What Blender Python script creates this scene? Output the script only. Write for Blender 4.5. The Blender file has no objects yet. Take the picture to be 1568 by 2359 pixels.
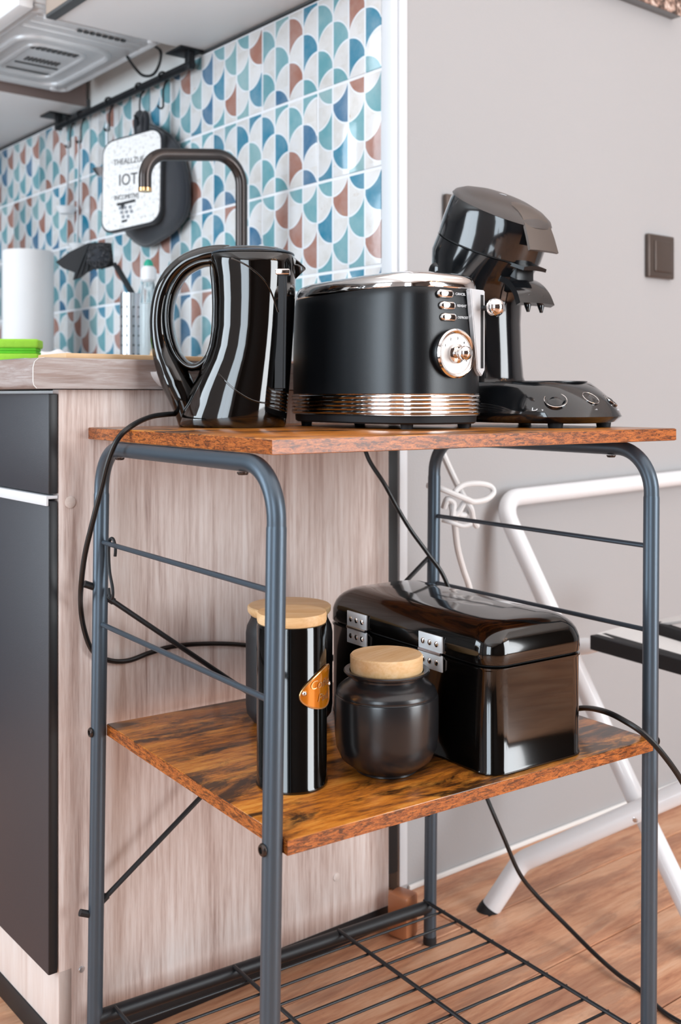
import bpy, bmesh, math, random
from math import sin, cos, pi, radians, sqrt, atan2
from mathutils import Vector, Matrix
random.seed(7)
C = bpy.context.scene.collection
S = bpy.context.scene
# ---------------------------------------------------------------- camera
FPX, YH, CX, H = 2460.0, 914.0, 784.0, 0.834
cam_d = bpy.data.cameras.new('camera'); cam = bpy.data.objects.new('camera', cam_d); C.objects.link(cam)
S.camera = cam
cam.location = (0, 0, H); cam.rotation_euler = (pi/2, 0, 0)
cam_d.sensor_fit = 'HORIZONTAL'; cam_d.sensor_width = 24.0
cam_d.lens = FPX/1568*24.0
cam_d.shift_y = -(1179.5-YH)/1568
cam_d.dof.use_dof = True; cam_d.dof.focus_distance = 1.2; cam_d.dof.aperture_fstop = 6.3
cam_d.clip_start = 0.05
# frames: cart frame (u, v) and kitchen frame (ku, kv)
TH = radians(90-55.28); O = Vector((-.0632, .991, 0)); U = Vector((cos(TH), sin(TH), 0)); V = Vector((-sin(TH), cos(TH), 0))
TB = radians(90-51.2); K = Vector((.0999, 1.7947, 0)); KU = Vector((cos(TB), sin(TB), 0)); KV = Vector((-sin(TB), cos(TB), 0))
Z = Vector((0, 0, 1))
def cart(a, b, z=0): return O + U*a + V*b + Z*z
def kit(p, q, z=0): return K + KU*p + KV*q + Z*z
def at(x, y, d): return Vector(((x-CX)/FPX*d, d, H-(y-YH)*d/FPX))
def kit_q(p, x, z):      # point on the plane p = const seen at column x
    m = (x-CX)/FPX; P = K+KU*p; q = (m*P.y-P.x)/(KV.x-m*KV.y); return kit(p, q, z), q
def kit_p(q, x, z):
    m = (x-CX)/FPX; P = K+KV*q; p = (m*P.y-P.x)/(KU.x-m*KU.y); return kit(p, q, z), p
# ---------------------------------------------------------------- world, lights, exposure
w = bpy.data.worlds.new('daylight'); S.world = w; w.use_nodes = True
bg = w.node_tree.nodes['Background']; bg.inputs[0].default_value = (.80, .90, 1.0, 1); bg.inputs[1].default_value = 0.9
def area(name, loc, target, sx, sy, power, col):
    l = bpy.data.lights.new(name, 'AREA'); l.shape = 'RECTANGLE'; l.size = sx; l.size_y = sy; l.energy = power; l.color = col
    o = bpy.data.objects.new(name, l); C.objects.link(o); o.location = loc
    o.rotation_euler = (Vector(target)-Vector(loc)).to_track_quat('-Z', 'Y').to_euler(); return o
area('window_light_back', kit(-3.15, -1.95, 1.25), kit(-.3, -.5, .7), 1.0, 2.0, 44, (.78, .90, 1))
area('window_light_right', kit(.85, -3.05, 1.15), kit(.6, 0, .7), 1.25, 2.1, 82, (.93, .97, 1))
area('window_light_left', kit(-3.15, 1.1, 1.3), kit(0, .3, 1.0), 1.4, 2.0, 70, (.80, .91, 1))
area('added_ceiling_fill', kit(-.7, -1.0, 2.42), kit(-.7, -1.0, 0), 3.2, 2.8, 22, (.96, .98, 1))  # added fill light under the ceiling; no lamp hangs there
S.view_settings.view_transform = 'Standard'; S.view_settings.look = 'None'
S.view_settings.exposure = 0.0; S.view_settings.gamma = 1.0; S.view_settings.use_curve_mapping = False

# ---------------------------------------------------------------- materials
def srgb(h):
    h = h.lstrip('#'); c = [int(h[i:i+2], 16)/255 for i in (0, 2, 4)]
    return tuple(x/12.92 if x <= .04045 else ((x+.055)/1.055)**2.4 for x in c)+(1,)
class NT:
    def __init__(s, name):
        s.m = bpy.data.materials.new(name); s.m.use_nodes = True; s.t = s.m.node_tree
        s.b = s.t.nodes['Principled BSDF']; s.co = None
    def n(s, kind, **kw):
        x = s.t.nodes.new(kind)
        for k, v in kw.items(): setattr(x, k, v)
        return x
    def l(s, a, b): s.t.links.new(a, b)
    def math(s, op, a, b=0.0, c=None, clamp=False):
        x = s.n('ShaderNodeMath', operation=op, use_clamp=clamp)
        for i, v in enumerate((a, b, c)):
            if v is None: continue
            if isinstance(v, (int, float)): x.inputs[i].default_value = v
            else: s.l(v, x.inputs[i])
        return x.outputs[0]
    def coord(s, scale=(1, 1, 1), rot=(0, 0, 0), loc=(0, 0, 0)):
        tc = s.n('ShaderNodeTexCoord'); mp = s.n('ShaderNodeMapping')
        mp.inputs['Scale'].default_value = scale; mp.inputs['Rotation'].default_value = rot; mp.inputs['Location'].default_value = loc
        s.l(tc.outputs['Object'], mp.inputs['Vector']); return mp.outputs[0]
    def noise(s, vec, scale, detail=3, rough=.5, dist=0):
        x = s.n('ShaderNodeTexNoise'); x.inputs['Scale'].default_value = scale; x.inputs['Detail'].default_value = detail
        x.inputs['Roughness'].default_value = rough; x.inputs['Distortion'].default_value = dist
        s.l(vec, x.inputs['Vector']); return x.outputs[0]
    def ramp(s, fac, stops, interp='LINEAR'):
        x = s.n('ShaderNodeValToRGB'); r = x.color_ramp; r.interpolation = interp
        while len(r.elements) > 1: r.elements.remove(r.elements[-1])
        for i, (p, c) in enumerate(stops):
            e = r.elements[0] if i == 0 else r.elements.new(p)
            e.position = p; e.color = srgb(c) if isinstance(c, str) else c
        s.l(fac, x.inputs[0]); return x.outputs[0]
    def mix(s, fac, a, b, blend='MIX'):
        x = s.n('ShaderNodeMix', data_type='RGBA', blend_type=blend)
        for i, v in ((0, fac), (6, a), (7, b)):
            if isinstance(v, (int, float)): x.inputs[i].default_value = v
            elif isinstance(v, (tuple, str)): x.inputs[i].default_value = srgb(v) if isinstance(v, str) else v
            else: s.l(v, x.inputs[i])
        return x.outputs[2]
    def bump(s, h, strength=.2, dist=.002):
        x = s.n('ShaderNodeBump'); x.inputs['Strength'].default_value = strength; x.inputs['Distance'].default_value = dist
        s.l(h, x.inputs['Height']); s.l(x.outputs[0], s.b.inputs['Normal'])
    def col(s, c):
        if isinstance(c, str): s.b.inputs['Base Color'].default_value = srgb(c)
        else: s.l(c, s.b.inputs['Base Color'])
    def set(s, rough=.5, metal=0, coat=0, coat_r=.05, spec=None, trans=0, ior=None, sheen=0):
        i = s.b.inputs
        if isinstance(rough, (int, float)): i['Roughness'].default_value = rough
        else: s.l(rough, i['Roughness'])
        i['Metallic'].default_value = metal; i['Coat Weight'].default_value = coat; i['Coat Roughness'].default_value = coat_r
        if spec is not None: i['Specular IOR Level'].default_value = spec
        i['Transmission Weight'].default_value = trans
        if ior: i['IOR'].default_value = ior
        i['Sheen Weight'].default_value = sheen
        return s.m
def plain(name, c, rough=.5, metal=0, coat=0, var=.06, scale=14, bump=0, bscale=300, **kw):
    t = NT(name); v = t.coord()
    n = t.noise(v, scale, 3)
    hsv = t.n('ShaderNodeHueSaturation'); hsv.inputs['Color'].default_value = srgb(c)
    t.l(t.math('MULTIPLY_ADD', n, 2*var, 1-var), hsv.inputs['Value']); t.l(hsv.outputs[0], t.b.inputs['Base Color'])
    if bump: t.bump(t.noise(v, bscale, 2), bump, .001)
    return t.set(rough, metal, coat, **kw)
def wood(name, stops, stretch, scale=1.0, rough=.45, dist=.6, fine=.35, coat=0, stain=None, rot=(0, 0, 0), stain_amt=.8, stain_scale=(1,1,1), bump=.12):
    t = NT(name)
    v = t.coord(stretch, rot)
    info = t.n('ShaderNodeObjectInfo'); off = t.n('ShaderNodeVectorMath', operation='ADD')
    cmb = t.n('ShaderNodeCombineXYZ'); r17 = t.math('MULTIPLY', info.outputs['Random'], 17.0)
    t.l(r17, cmb.inputs[0]); t.l(r17, cmb.inputs[1]); t.l(v, off.inputs[0]); t.l(cmb.outputs[0], off.inputs[1]); v = off.outputs[0]
    n1 = t.noise(v, scale, 6, .6, dist); n2 = t.noise(v, scale*7, 4, .7, .2)
    f = t.math('ADD', t.math('MULTIPLY', n1, 1-fine), t.math('MULTIPLY', n2, fine))
    c = t.ramp(f, stops)
    if stain:
        v2 = t.coord(stain_scale)
        o2 = t.n('ShaderNodeVectorMath', operation='ADD'); t.l(v2, o2.inputs[0]); t.l(cmb.outputs[0], o2.inputs[1])
        n3 = t.noise(o2.outputs[0], 1.0, 8, .68, .9)
        m = t.ramp(n3, [(.475, (0, 0, 0, 1)), (.585, (1, 1, 1, 1))])
        c = t.mix(t.math('MULTIPLY', m, stain_amt), c, stain)
    t.col(c); t.bump(n2, bump, .0006)
    return t.set(rough, coat=coat, coat_r=.2)
M = {}
M['tube'] = plain('graphite powder coated steel', '#4f5b66', .37, .55, var=.05, bump=.07, bscale=1400, spec=.5)
M['tube2'] = plain('matt black steel', '#181b1f', .42, .15, bump=.2, bscale=1400)
M['board'] = wood('rustic brown board top', [(.30, '#2b1a12'), (.41, '#7c4720'), (.50, '#b86c24'), (.61, '#d28d3c'), (.74, '#a5642e')], (1.6, 9, 9), 2.4, .28, 1.0, .48, stain='#1c120c', stain_amt=.92, stain_scale=(6, 17, 11), coat=.15)
M['edge'] = wood('rustic brown edge band', [(.34, '#4a2615'), (.44, '#8f4c22'), (.54, '#b9692e'), (.70, '#cc7f40')], (26, 26, 150), 2.0, .28, .6, .6, stain='#2a160d', stain_amt=.75, stain_scale=(90, 90, 420))
M['oak'] = wood('pale pink oak laminate', [(.33, '#a68c82'), (.43, '#cab5ac'), (.50, '#dac9c1'), (.58, '#e6d9d3'), (.70, '#efe6e1')], (26, 26, 1.3), 1.0, .5, 1.1, .5, bump=.05)
M['oak_pale'] = wood('pale oak plinth laminate', [(.30, '#cdb8ae'), (.5, '#ded0c8'), (.72, '#e8dfda')], (14, 14, 1.2), 1.0, .5, .9, .45, bump=.05)
M['worktop'] = wood('grey brown oak worktop', [(.28, '#7d6a62'), (.42, '#9c8c86'), (.55, '#b0a6a3'), (.70, '#bcb4b2')], (3.0, 3.0, 55), 1.2, .5, 1.4, .4, stain='#8a6e62', stain_amt=.5, stain_scale=(6, 6, 60), bump=.05)
M['floor'] = wood('orange brown laminate plank', [(.30, '#925c3e'), (.41, '#c18664'), (.50, '#d39c78'), (.60, '#deaf8d'), (.74, '#e6c3a8')], (1.4, 12, 12), 1.8, .42, 1.1, .38, stain='#8d6350', stain_amt=.45, stain_scale=(3, 14, 8), bump=.06)
M['wall'] = plain('warm light grey wall paint', '#abaaab', .85, var=.018, scale=2.5, bump=.25, bscale=260)
M['brownwall'] = plain('dark brown wood panelling', '#3b2a20', .5, var=.2, scale=3)
M['white_paint'] = plain('white paint', '#e9e9e7', .6, var=.02)
M['ceiling'] = plain('ceiling paint', '#f1efec', .9, var=.01)
M['grout'] = plain('white grout', '#e6e7ea', .8, var=.03, scale=60)
M['trimwhite'] = plain('white corner profile', '#d9dce0', .45, var=.01)
M['cab_white'] = plain('pale grey cabinet board', '#f6f7f8', .6, var=.015)
M['cab_side'] = plain('brown grey cabinet side', '#8d7b76', .6, var=.03)
M['cab_front'] = plain('beige cabinet front', '#b3a396', .55, var=.03)
M['seal'] = plain('dark grey edge strip', '#4b4e50', .5, var=.03)
M['front'] = plain('matt anthracite cabinet front', '#34343a', .42, 0, var=.04, scale=4, bump=.15, bscale=900, spec=.55)
M['front_edge'] = plain('black edge band', '#111317', .45, var=.03)
M['white_plastic'] = plain('white plastic', '#eceef0', .35, var=.01)
M['silver'] = plain('brushed aluminium', '#d5d8dc', .3, 1, var=.03)
M['chrome'] = plain('polished chrome', '#e8e4e2', .07, 1, var=.01)
M['galv'] = plain('galvanised sheet metal', '#dfe3e6', .38, .2, var=.08, scale=30)
M['gloss'] = plain('glossy black plastic', '#070504', .06, 0, coat=.5, var=.02, spec=.6)
M['gloss_m'] = plain('gloss black coffee machine shell', '#121417', .10, 0, coat=.4, var=.02, spec=.6)
M['satin'] = plain('satin black metal', '#15171a', .30, .25, var=.03, bump=.1, bscale=1500)
M['tin'] = plain('gloss black lacquered tin', '#050403', .10, 0, coat=.6, var=.02)
M['matt_black'] = plain('matt black ceramic', '#121418', .5, 0, var=.04, scale=30, bump=.08, bscale=400)
M['jar_black'] = plain('silky black glaze', '#1b1b1d', .27, 0, coat=.25, coat_r=.2, var=.04)
M['rubber'] = plain('black rubber', '#15161a', .65, var=.05)
M['cord'] = plain('black rubber cord', '#0e0f11', .38, var=.04)
M['cordw'] = plain('white cord', '#e6e6e6', .45, var=.02)
M['bronze'] = plain('satin bronze grey plastic', '#5b514b', .38, .2, var=.03)
M['lidgrey'] = plain('warm grey lid plastic', '#4c4644', .36, .1, var=.03)
M['lid_wood'] = wood('light beech lid', [(.30, '#c89a64'), (.45, '#dbb27f'), (.58, '#e4c296'), (.75, '#edd3ae')], (3, 26, 26), 1.6, .5, .5, .4, bump=.04)
M['copper'] = plain('copper tag enamel', '#c97a10', .16, .55, coat=.5, var=.05)
M['copper_rim'] = plain('copper tag raised rim', '#e0b078', .22, .8, var=.04)
M['ladder'] = plain('white lacquered steel', '#e9ebee', .3, 0, coat=.3, var=.015)
M['tread'] = plain('white tread plate', '#dddcdb', .5, var=.02)
M['switch'] = plain('bronze brown switch plastic', '#5a4f49', .3, .45, var=.05)
M['faucet'] = plain('brushed black bronze', '#4a4442', .26, .8, var=.06)
M['paper'] = plain('white kitchen paper', '#ecebeb', .85, var=.02, bump=.3, bscale=160)
M['sponge'] = plain('lime green sponge', '#96cf3a', .85, var=.1, scale=120, bump=.6, bscale=260)
M['sponge2'] = plain('bright green scourer', '#5fc321', .85, var=.12, scale=120, bump=.6, bscale=300)
M['green'] = plain('teal green cap', '#17a487', .35, var=.02)
M['fabric'] = plain('black quilted fabric', '#1d2027', .9, var=.25, scale=60, bump=.5, bscale=500, sheen=.4)
M['fabric2'] = plain('dark blue grey glove fabric', '#20242c', .9, var=.2, scale=24, bump=.5, bscale=500, sheen=.5)
M['ink'] = plain('grey black print', '#2c2e33', .7)
M['ink_pale'] = plain('pale grey print', '#8b8f96', .7)
M['print'] = plain('white print', '#dfe2e6', .5)
M['terra'] = plain('terracotta brown wood', '#b0714c', .35, var=.1, scale=20, coat=.2)
M['slate'] = plain('slate grey frame edge', '#777c80', .5)
M['silver2'] = plain('bright satin chrome', '#eef0f3', .22, .45, var=.02)
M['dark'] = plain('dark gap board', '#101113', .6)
M['bamboo'] = plain('light bamboo board', '#d8b48a', .5, var=.06, scale=50)
M['dialface'] = plain('pearl dial face', '#dcd9d6', .3, .1, var=.03)
def mitt_mat():
    t = NT('white printed quilt'); v = t.coord((120, 120, 9)); n = t.noise(v, 1, 4, .6)
    c = t.ramp(n, [(.34, '#c9c5bf'), (.45, '#ececec'), (.7, '#f6f6f6')]); t.col(c); t.bump(t.noise(t.coord(), 90, 3), .5, .002); return t.set(.85)
M['quilt'] = mitt_mat()
def glass_mat():
    t = NT('clear plastic'); t.col('#e4eef0'); return t.set(.08, trans=.85, ior=1.3)
M['clear'] = glass_mat()
def art_mat():
    t = NT('mottled canvas print'); v = t.coord(); n = t.noise(v, 38, 8, .7, 1.0)
    c = t.ramp(n, [(.36, '#2c2b29'), (.47, '#55443c'), (.54, '#b99686'), (.62, '#e6d8ce'), (.68, '#8d6a5c')])
    t.col(c); return t.set(.6)
M['art'] = art_mat()
TL, THT = .357, .1664        # tile length, tile height (with joint)
def tile_mat():
    t = NT('fish scale printed glaze')
    tc = t.n('ShaderNodeTexCoord'); sp = t.n('ShaderNodeSeparateXYZ'); t.l(tc.outputs['Object'], sp.inputs[0])
    info = t.n('ShaderNodeObjectInfo'); rnd = info.outputs['Random']
    c, P = TL/8, THT/2
    Uo = t.math('ADD', t.math('DIVIDE', sp.outputs[0], c), 4.0)
    k = t.math('FLOOR', Uo); fx = t.math('FRACT', Uo)
    par = t.math('MULTIPLY', t.math('MODULO', t.math('ADD', k, 8.0), 2.0), .5)
    vv = t.math('ADD', t.math('ADD', t.math('DIVIDE', sp.outputs[2], P), 10.12), par)
    m = t.math('CEIL', vv); yy = t.math('SUBTRACT', m, vv)
    dA = t.math('MULTIPLY', t.math('SUBTRACT', 1.0, t.math('SQRT', t.math('MAXIMUM', t.math('SUBTRACT', 1.0, t.math('MULTIPLY', fx, fx)), 0.0))), .5)
    gx = t.math('SUBTRACT', 1.0, fx)
    dB = t.math('MULTIPLY', t.math('SUBTRACT', 1.0, t.math('SQRT', t.math('MAXIMUM', t.math('SUBTRACT', 1.0, t.math('MULTIPLY', gx, gx)), 0.0))), .5)
    d1 = t.math('SUBTRACT', yy, dA); d2 = t.math('SUBTRACT', t.math('ADD', dB, .5), yy)
    dm = t.math('MINIMUM', d1, d2)
    edge_x = t.math('MULTIPLY', t.math('MINIMUM', fx, gx), c/P)
    colored = t.math('MULTIPLY', t.math('GREATER_THAN', dm, .016), t.math('GREATER_THAN', edge_x, .022))
    line = t.math('MAXIMUM', t.math('LESS_THAN', t.math('ABSOLUTE', dm), .026), t.math('LESS_THAN', edge_x, .028))
    cmb = t.n('ShaderNodeCombineXYZ'); t.l(k, cmb.inputs[0]); t.l(m, cmb.inputs[1]); t.l(t.math('MULTIPLY', rnd, 50.0), cmb.inputs[2])
    wn = t.n('ShaderNodeTexWhiteNoise', noise_dimensions='3D'); t.l(cmb.outputs[0], wn.inputs[0])
    base = t.ramp(wn.outputs[0], [(0, '#689fa8'), (.40, '#2f7e9a'), (.56, '#3f6f92'), (.68, '#a06f60'), (.90, '#7fa9ad')], 'CONSTANT')
    off = t.n('ShaderNodeVectorMath', operation='ADD'); t.l(tc.outputs['Object'], off.inputs[0]); t.l(cmb.outputs[0], off.inputs[1])
    n1 = t.noise(off.outputs[0], 22, 4, .6); n2 = t.noise(off.outputs[0], 34, 5, .65, .6)
    base = t.mix(t.math('MULTIPLY', t.math('SUBTRACT', n1, .35, clamp=True), .5), base, '#dfe3e4')
    white = t.ramp(n1, [(.3, '#cfccc8'), (.5, '#dad9d8'), (.8, '#dee0e4')])
    rust = t.ramp(n2, [(.66, (0, 0, 0, 1)), (.71, (1, 1, 1, 1))])
    white = t.mix(t.math('MULTIPLY', rust, .55), white, '#b59a80')
    base = t.mix(t.math('MULTIPLY', rust, .45), base, '#b98a6a')
    cc = t.mix(colored, white, base); cc = t.mix(t.math('MULTIPLY', line, t.math('SUBTRACT', 1.0, colored)), cc, '#e2e7ec')
    t.col(cc); t.bump(n1, .25, .003); return t.set(.16, coat=.3)
M['tile'] = tile_mat()

# ---------------------------------------------------------------- mesh helpers
def box(bm, x0, x1, y0, y1, z0, z1, bev=0, seg=2):
    r = bmesh.ops.create_cube(bm, size=1); vs = r['verts']
    bmesh.ops.scale(bm, vec=(x1-x0, y1-y0, z1-z0), verts=vs)
    bmesh.ops.translate(bm, vec=((x0+x1)/2, (y0+y1)/2, (z0+z1)/2), verts=vs)
    if bev:
        es = list({e for v in vs for e in v.link_edges})
        bmesh.ops.bevel(bm, geom=es, offset=bev, segments=seg, profile=.5, affect='EDGES', clamp_overlap=True)
def ring(bm, pts): return [bm.verts.new(p) for p in pts]
def bridge(bm, a, b):
    n = len(a)
    for i in range(n):
        j = (i+1) % n
        try: bm.faces.new((a[i], a[j], b[j], b[i]))
        except ValueError: pass
def cap(bm, r, flip=False):
    try: bm.faces.new(r[::-1] if flip else r)
    except ValueError: pass
def tube(bm, pts, r, seg=12, closed=False, flat=None):
    pts = [Vector(p) for p in pts]; n = len(pts); rings = []; up = None
    for i, p in enumerate(pts):
        if closed: t = pts[(i+1) % n]-pts[i-1]
        else: t = pts[min(i+1, n-1)]-pts[max(i-1, 0)]
        t.normalize()
        if up is None:
            a = Vector((0, 0, 1)) if abs(t.z) < .9 else Vector((1, 0, 0)); up = (a-t*a.dot(t)).normalized()
        else:
            up = (up-t*up.dot(t)).normalized()
        sd = t.cross(up)
        rr = r[i] if isinstance(r, (list, tuple)) else r
        fl = flat or (1, 1)
        rings.append(ring(bm, [p+(up*cos(2*pi*k/seg)*fl[0]+sd*sin(2*pi*k/seg)*fl[1])*rr for k in range(seg)]))
    for a, b in zip(rings, rings[1:]): bridge(bm, a, b)
    if closed: bridge(bm, rings[-1], rings[0])
    else: cap(bm, rings[0], True); cap(bm, rings[-1])
def smooth_path(pts, n=8):
    pts = [Vector(p) for p in pts]; out = []
    for i in range(len(pts)-1):
        p0 = pts[max(i-1, 0)]; p1 = pts[i]; p2 = pts[i+1]; p3 = pts[min(i+2, len(pts)-1)]
        for k in range(n):
            t = k/n; out.append(.5*((2*p1)+(-p0+p2)*t+(2*p0-5*p1+4*p2-p3)*t*t+(-p0+3*p1-3*p2+p3)*t**3))
    out.append(pts[-1]); return out
def fillet(pts, r, n=8):
    pts = [Vector(p) for p in pts]; out = [pts[0]]
    for i in range(1, len(pts)-1):
        rr = r[i-1] if isinstance(r, (list, tuple)) else r
        a, b, c = pts[i-1], pts[i], pts[i+1]; d1 = (a-b).normalized(); d2 = (c-b).normalized()
        ang = d1.angle(d2); L = rr/math.tan(ang/2); s = b+d1*L; e = b+d2*L
        bis = (d1+d2).normalized(); cen = b+bis*(rr/sin(ang/2))
        v0 = s-cen; v1 = e-cen; tot = v0.angle(v1); ax = v0.cross(v1).normalized()
        for k in range(n+1): out.append(cen+Matrix.Rotation(tot*k/n, 3, ax) @ v0)
    out.append(pts[-1]); return out
def lathe(bm, prof, seg=48, c=(0, 0, 0)):
    rings = []
    for (r, z) in prof:
        rings.append(ring(bm, [(c[0]+max(r, 1e-5)*cos(2*pi*k/seg), c[1]+max(r, 1e-5)*sin(2*pi*k/seg), c[2]+z) for k in range(seg)]))
    for a, b in zip(rings, rings[1:]): bridge(bm, a, b)
    cap(bm, rings[0], True); cap(bm, rings[-1])
def loft(bm, secs):
    rs = [ring(bm, s) for s in secs]
    for a, b in zip(rs, rs[1:]): bridge(bm, a, b)
    cap(bm, rs[0], True); cap(bm, rs[-1])
def sup(rx, ry, n, z=0, seg=64, cx=0, cy=0):
    out = []
    for k in range(seg):
        t = 2*pi*(k+.5)/seg; c, s = cos(t), sin(t)
        out.append((cx+rx*math.copysign(abs(c)**(2/n), c), cy+ry*math.copysign(abs(s)**(2/n), s), z))
    return out
def prism(bm, poly, f, t):      # poly of 2D points mapped by f(x, y, h), h = 0 and t
    a = ring(bm, [f(x, y, 0) for x, y in poly]); b = ring(bm, [f(x, y, t) for x, y in poly]); bridge(bm, a, b); cap(bm, a, True); cap(bm, b)
def obj(name, bm, mat, parent=None, smooth=True, ang=35, loc=None, rotz=None):
    bmesh.ops.recalc_face_normals(bm, faces=bm.faces)
    me = bpy.data.meshes.new(name); bm.to_mesh(me); bm.free()
    if smooth: me.shade_smooth(); me.set_sharp_from_angle(angle=radians(ang))
    me.materials.append(M[mat] if isinstance(mat, str) else mat)
    o = bpy.data.objects.new(name, me); C.objects.link(o)
    if parent: o.parent = parent
    if loc is not None: o.location = loc
    if rotz is not None: o.rotation_euler = (0, 0, rotz)
    return o
def B(): return bmesh.new()
def thing(name, label, cat, loc=(0, 0, 0), rotz=0, group=None):
    o = bpy.data.objects.new(name, None); C.objects.link(o); o.empty_display_size = .05
    o.location = loc; o.rotation_euler = (0, 0, rotz); o['label'] = label; o['category'] = cat
    if group: o['group'] = group
    return o
def tag(o, label, cat, group=None):
    o['label'] = label; o['category'] = cat
    if group: o['group'] = group
    return o
def struct(name, bm, mat, **kw):
    o = obj(name, bm, mat, **kw); o['kind'] = 'structure'; return o
def bx(name, mat, dims, parent=None, bev=.0008, **kw):
    bm = B(); box(bm, *dims, bev=bev); return obj(name, bm, mat, parent, **kw)
def text(name, body, size, mat, parent, mw, extrude=.0003, shear=0, sx=1):
    cu = bpy.data.curves.new(name, 'FONT'); cu.body = body; cu.size = size; cu.extrude = extrude; cu.shear = shear
    cu.align_x = 'CENTER'; cu.align_y = 'CENTER'; cu.resolution_u = 3
    tmp = bpy.data.objects.new(name, cu); C.objects.link(tmp)
    me = bpy.data.meshes.new_from_object(tmp.evaluated_get(bpy.context.evaluated_depsgraph_get()))
    bpy.data.objects.remove(tmp); o = bpy.data.objects.new(name, me); C.objects.link(o)
    me.materials.clear(); me.materials.append(M[mat]); o.parent = parent; o.matrix_local = mw @ Matrix.Diagonal((sx, 1, 1, 1)); return o
def frame(loc, xdir, zdir):     # matrix with x and z axes given
    x = Vector(xdir).normalized(); z = Vector(zdir).normalized(); y = z.cross(x).normalized(); z = x.cross(y)
    m = Matrix((x, y, z)).transposed().to_4x4(); m.translation = Vector(loc); return m

# ================================================================ SETTING (kitchen frame, origin at the wall corner)
FL = struct('floor', (lambda b: (box(b, -3.3, 3.2, -3.3, 4.2, -.03, -.006), b)[1])(B()), 'dark', loc=K, rotz=TB, smooth=False)
PW, PL = .163, 1.20
mesh_p = None
for r in range(-20, 11):
    q0 = -.147+r*PW
    if q0 > 1.0: continue
    sh = (r*.43) % PL
    for c in range(-3, 4):
        p0 = c*PL+sh
        if p0 < -3.3-PL*.9 or p0 > 3.1: continue
        if q0 > .02 and p0 > -.3: continue
        if mesh_p is None:
            bm = B(); box(bm, 0, PL-.0018, 0, PW-.0018, -.006, 0, bev=.0016, seg=1)
            o = obj('floor_plank', bm, 'floor', FL, smooth=False); mesh_p = o.data
        else:
            o = bpy.data.objects.new('floor_plank', mesh_p); C.objects.link(o); o.parent = FL
        o.location = (p0, q0, 0)
struct('wall_right', (lambda b: (box(b, 0, 3.2, 0, .12, 0, 2.5), b)[1])(B()), 'wall', loc=K, rotz=TB, smooth=False)
WL = struct('wall_left', (lambda b: (box(b, .0, .12, .121, 4.2, 0, 2.5), b)[1])(B()), 'white_paint', loc=K, rotz=TB, smooth=False)
gr = B(); box(gr, -.0138, 0, .03, 4.0, .86, 1.5565)
obj('grout', gr, 'grout', WL, smooth=False)
bm = B(); box(bm, -TL/2+.0025, TL/2-.0025, -.0105, 0, -THT/2+.0025, THT/2-.0025, bev=.0015, seg=2)
tmesh = None
for row in range(4):
    z0 = H+.0567+THT*(row+.5)
    off = .0287 if row % 2 else .0287+TL/2-TL      # rows alternate by half a tile
    off = {0: .0287+TL*.0, 1: .0287, 2: .0287+TL/2-TL, 3: .0287}[row]
    if row == 3: off = .0287-TL*.003
    if row == 1: off = .0287
    if row == 0: off = .0287-TL/2
    for i in range(-1, 11):
        qc = off+TL*(i+.5)
        q_lo = qc-TL/2
        if qc+TL/2 < .06 or qc > 3.4: continue
        flip = {(3, 0): 0, (3, 1): 1, (2, 0): 1, (2, 1): 0, (1, 0): 1, (1, 1): 0}.get((row, i), random.random() < .5)
        if row == 2: flip = {0: 1, 1: 0, 2: 0}.get(i+1 if False else i, flip)
        if tmesh is None:
            o = obj('tile', bm, 'tile', WL); tmesh = o.data
        else:
            o = bpy.data.objects.new('tile', tmesh); C.objects.link(o); o.parent = WL
        if q_lo < .0287-.002:      # a cut tile at the corner
            me = tmesh.copy(); o.data = me
            lim = qc-.0287-.001
            s_ = -1 if flip else 1
            for vtx in me.vertices:
                if vtx.co.x*s_ > lim: vtx.co.x = lim*s_
        o.location = (-.005, qc, z0)
        o.rotation_euler = (0, 0, -pi/2) if not flip else (0, 0, -pi/2)
        if flip: o.rotation_euler = (Matrix.Rotation(-pi/2, 4, 'Z') @ Matrix.Rotation(pi, 4, 'Y')).to_euler()
        if flip:
            # the flipped tile is turned half a turn in its own plane
            o.location = (-.005, qc, z0)
bm = B(); box(bm, -.018, .004, .001, .028, .90, 2.5, bev=.003); box(bm, -.004, .014, -.004, .004, .012, 2.5, bev=.002)
struct('trim_1', bm, 'trimwhite', loc=K, rotz=TB)
bm = B(); box(bm, .017, 3.2, -.006, 0, 0, .009, bev=.002)
struct('baseboard_right', bm, 'white_paint', loc=K, rotz=TB)
struct('ceiling', (lambda b: (box(b, -3.3, 3.2, -3.3, 4.2, 2.5, 2.56), b)[1])(B()), 'ceiling', loc=K, rotz=TB, smooth=False)
# wall behind the camera and wall on the left, both with tall windows
def pierced(name, x0, x1, h, holes, fix, axis, mat):
    b = B(); xs = x0
    def put(a0, a1, z0, z1):
        if a1-a0 < 1e-4 or z1-z0 < 1e-4: return
        if axis == 'p': box(b, a0, a1, fix-.12, fix, z0, z1)
        else: box(b, fix-.12, fix, a0, a1, z0, z1)
    for (a, c_, z0, z1) in holes:
        put(xs, a, 0, h); put(a, c_, 0, z0); put(a, c_, z1, h); xs = c_
    put(xs, x1, 0, h); return struct(name, b, mat, loc=K, rotz=TB, smooth=False)
pierced('wall_front', -3.3, 3.2, 2.5, [(.2, 1.5, .08, 2.25)], -3.15, 'p', 'brownwall')
pierced('wall_side', -3.3, 4.2, 2.5, [(-2.5, -1.4, .2, 2.35), (.35, 1.85, .25, 2.35)], -3.25, 'q', 'wall')
struct('wall_far', (lambda b: (box(b, -3.3, .12, 4.0, 4.12, 0, 2.5), b)[1])(B()), 'wall', loc=K, rotz=TB, smooth=False)
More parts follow.
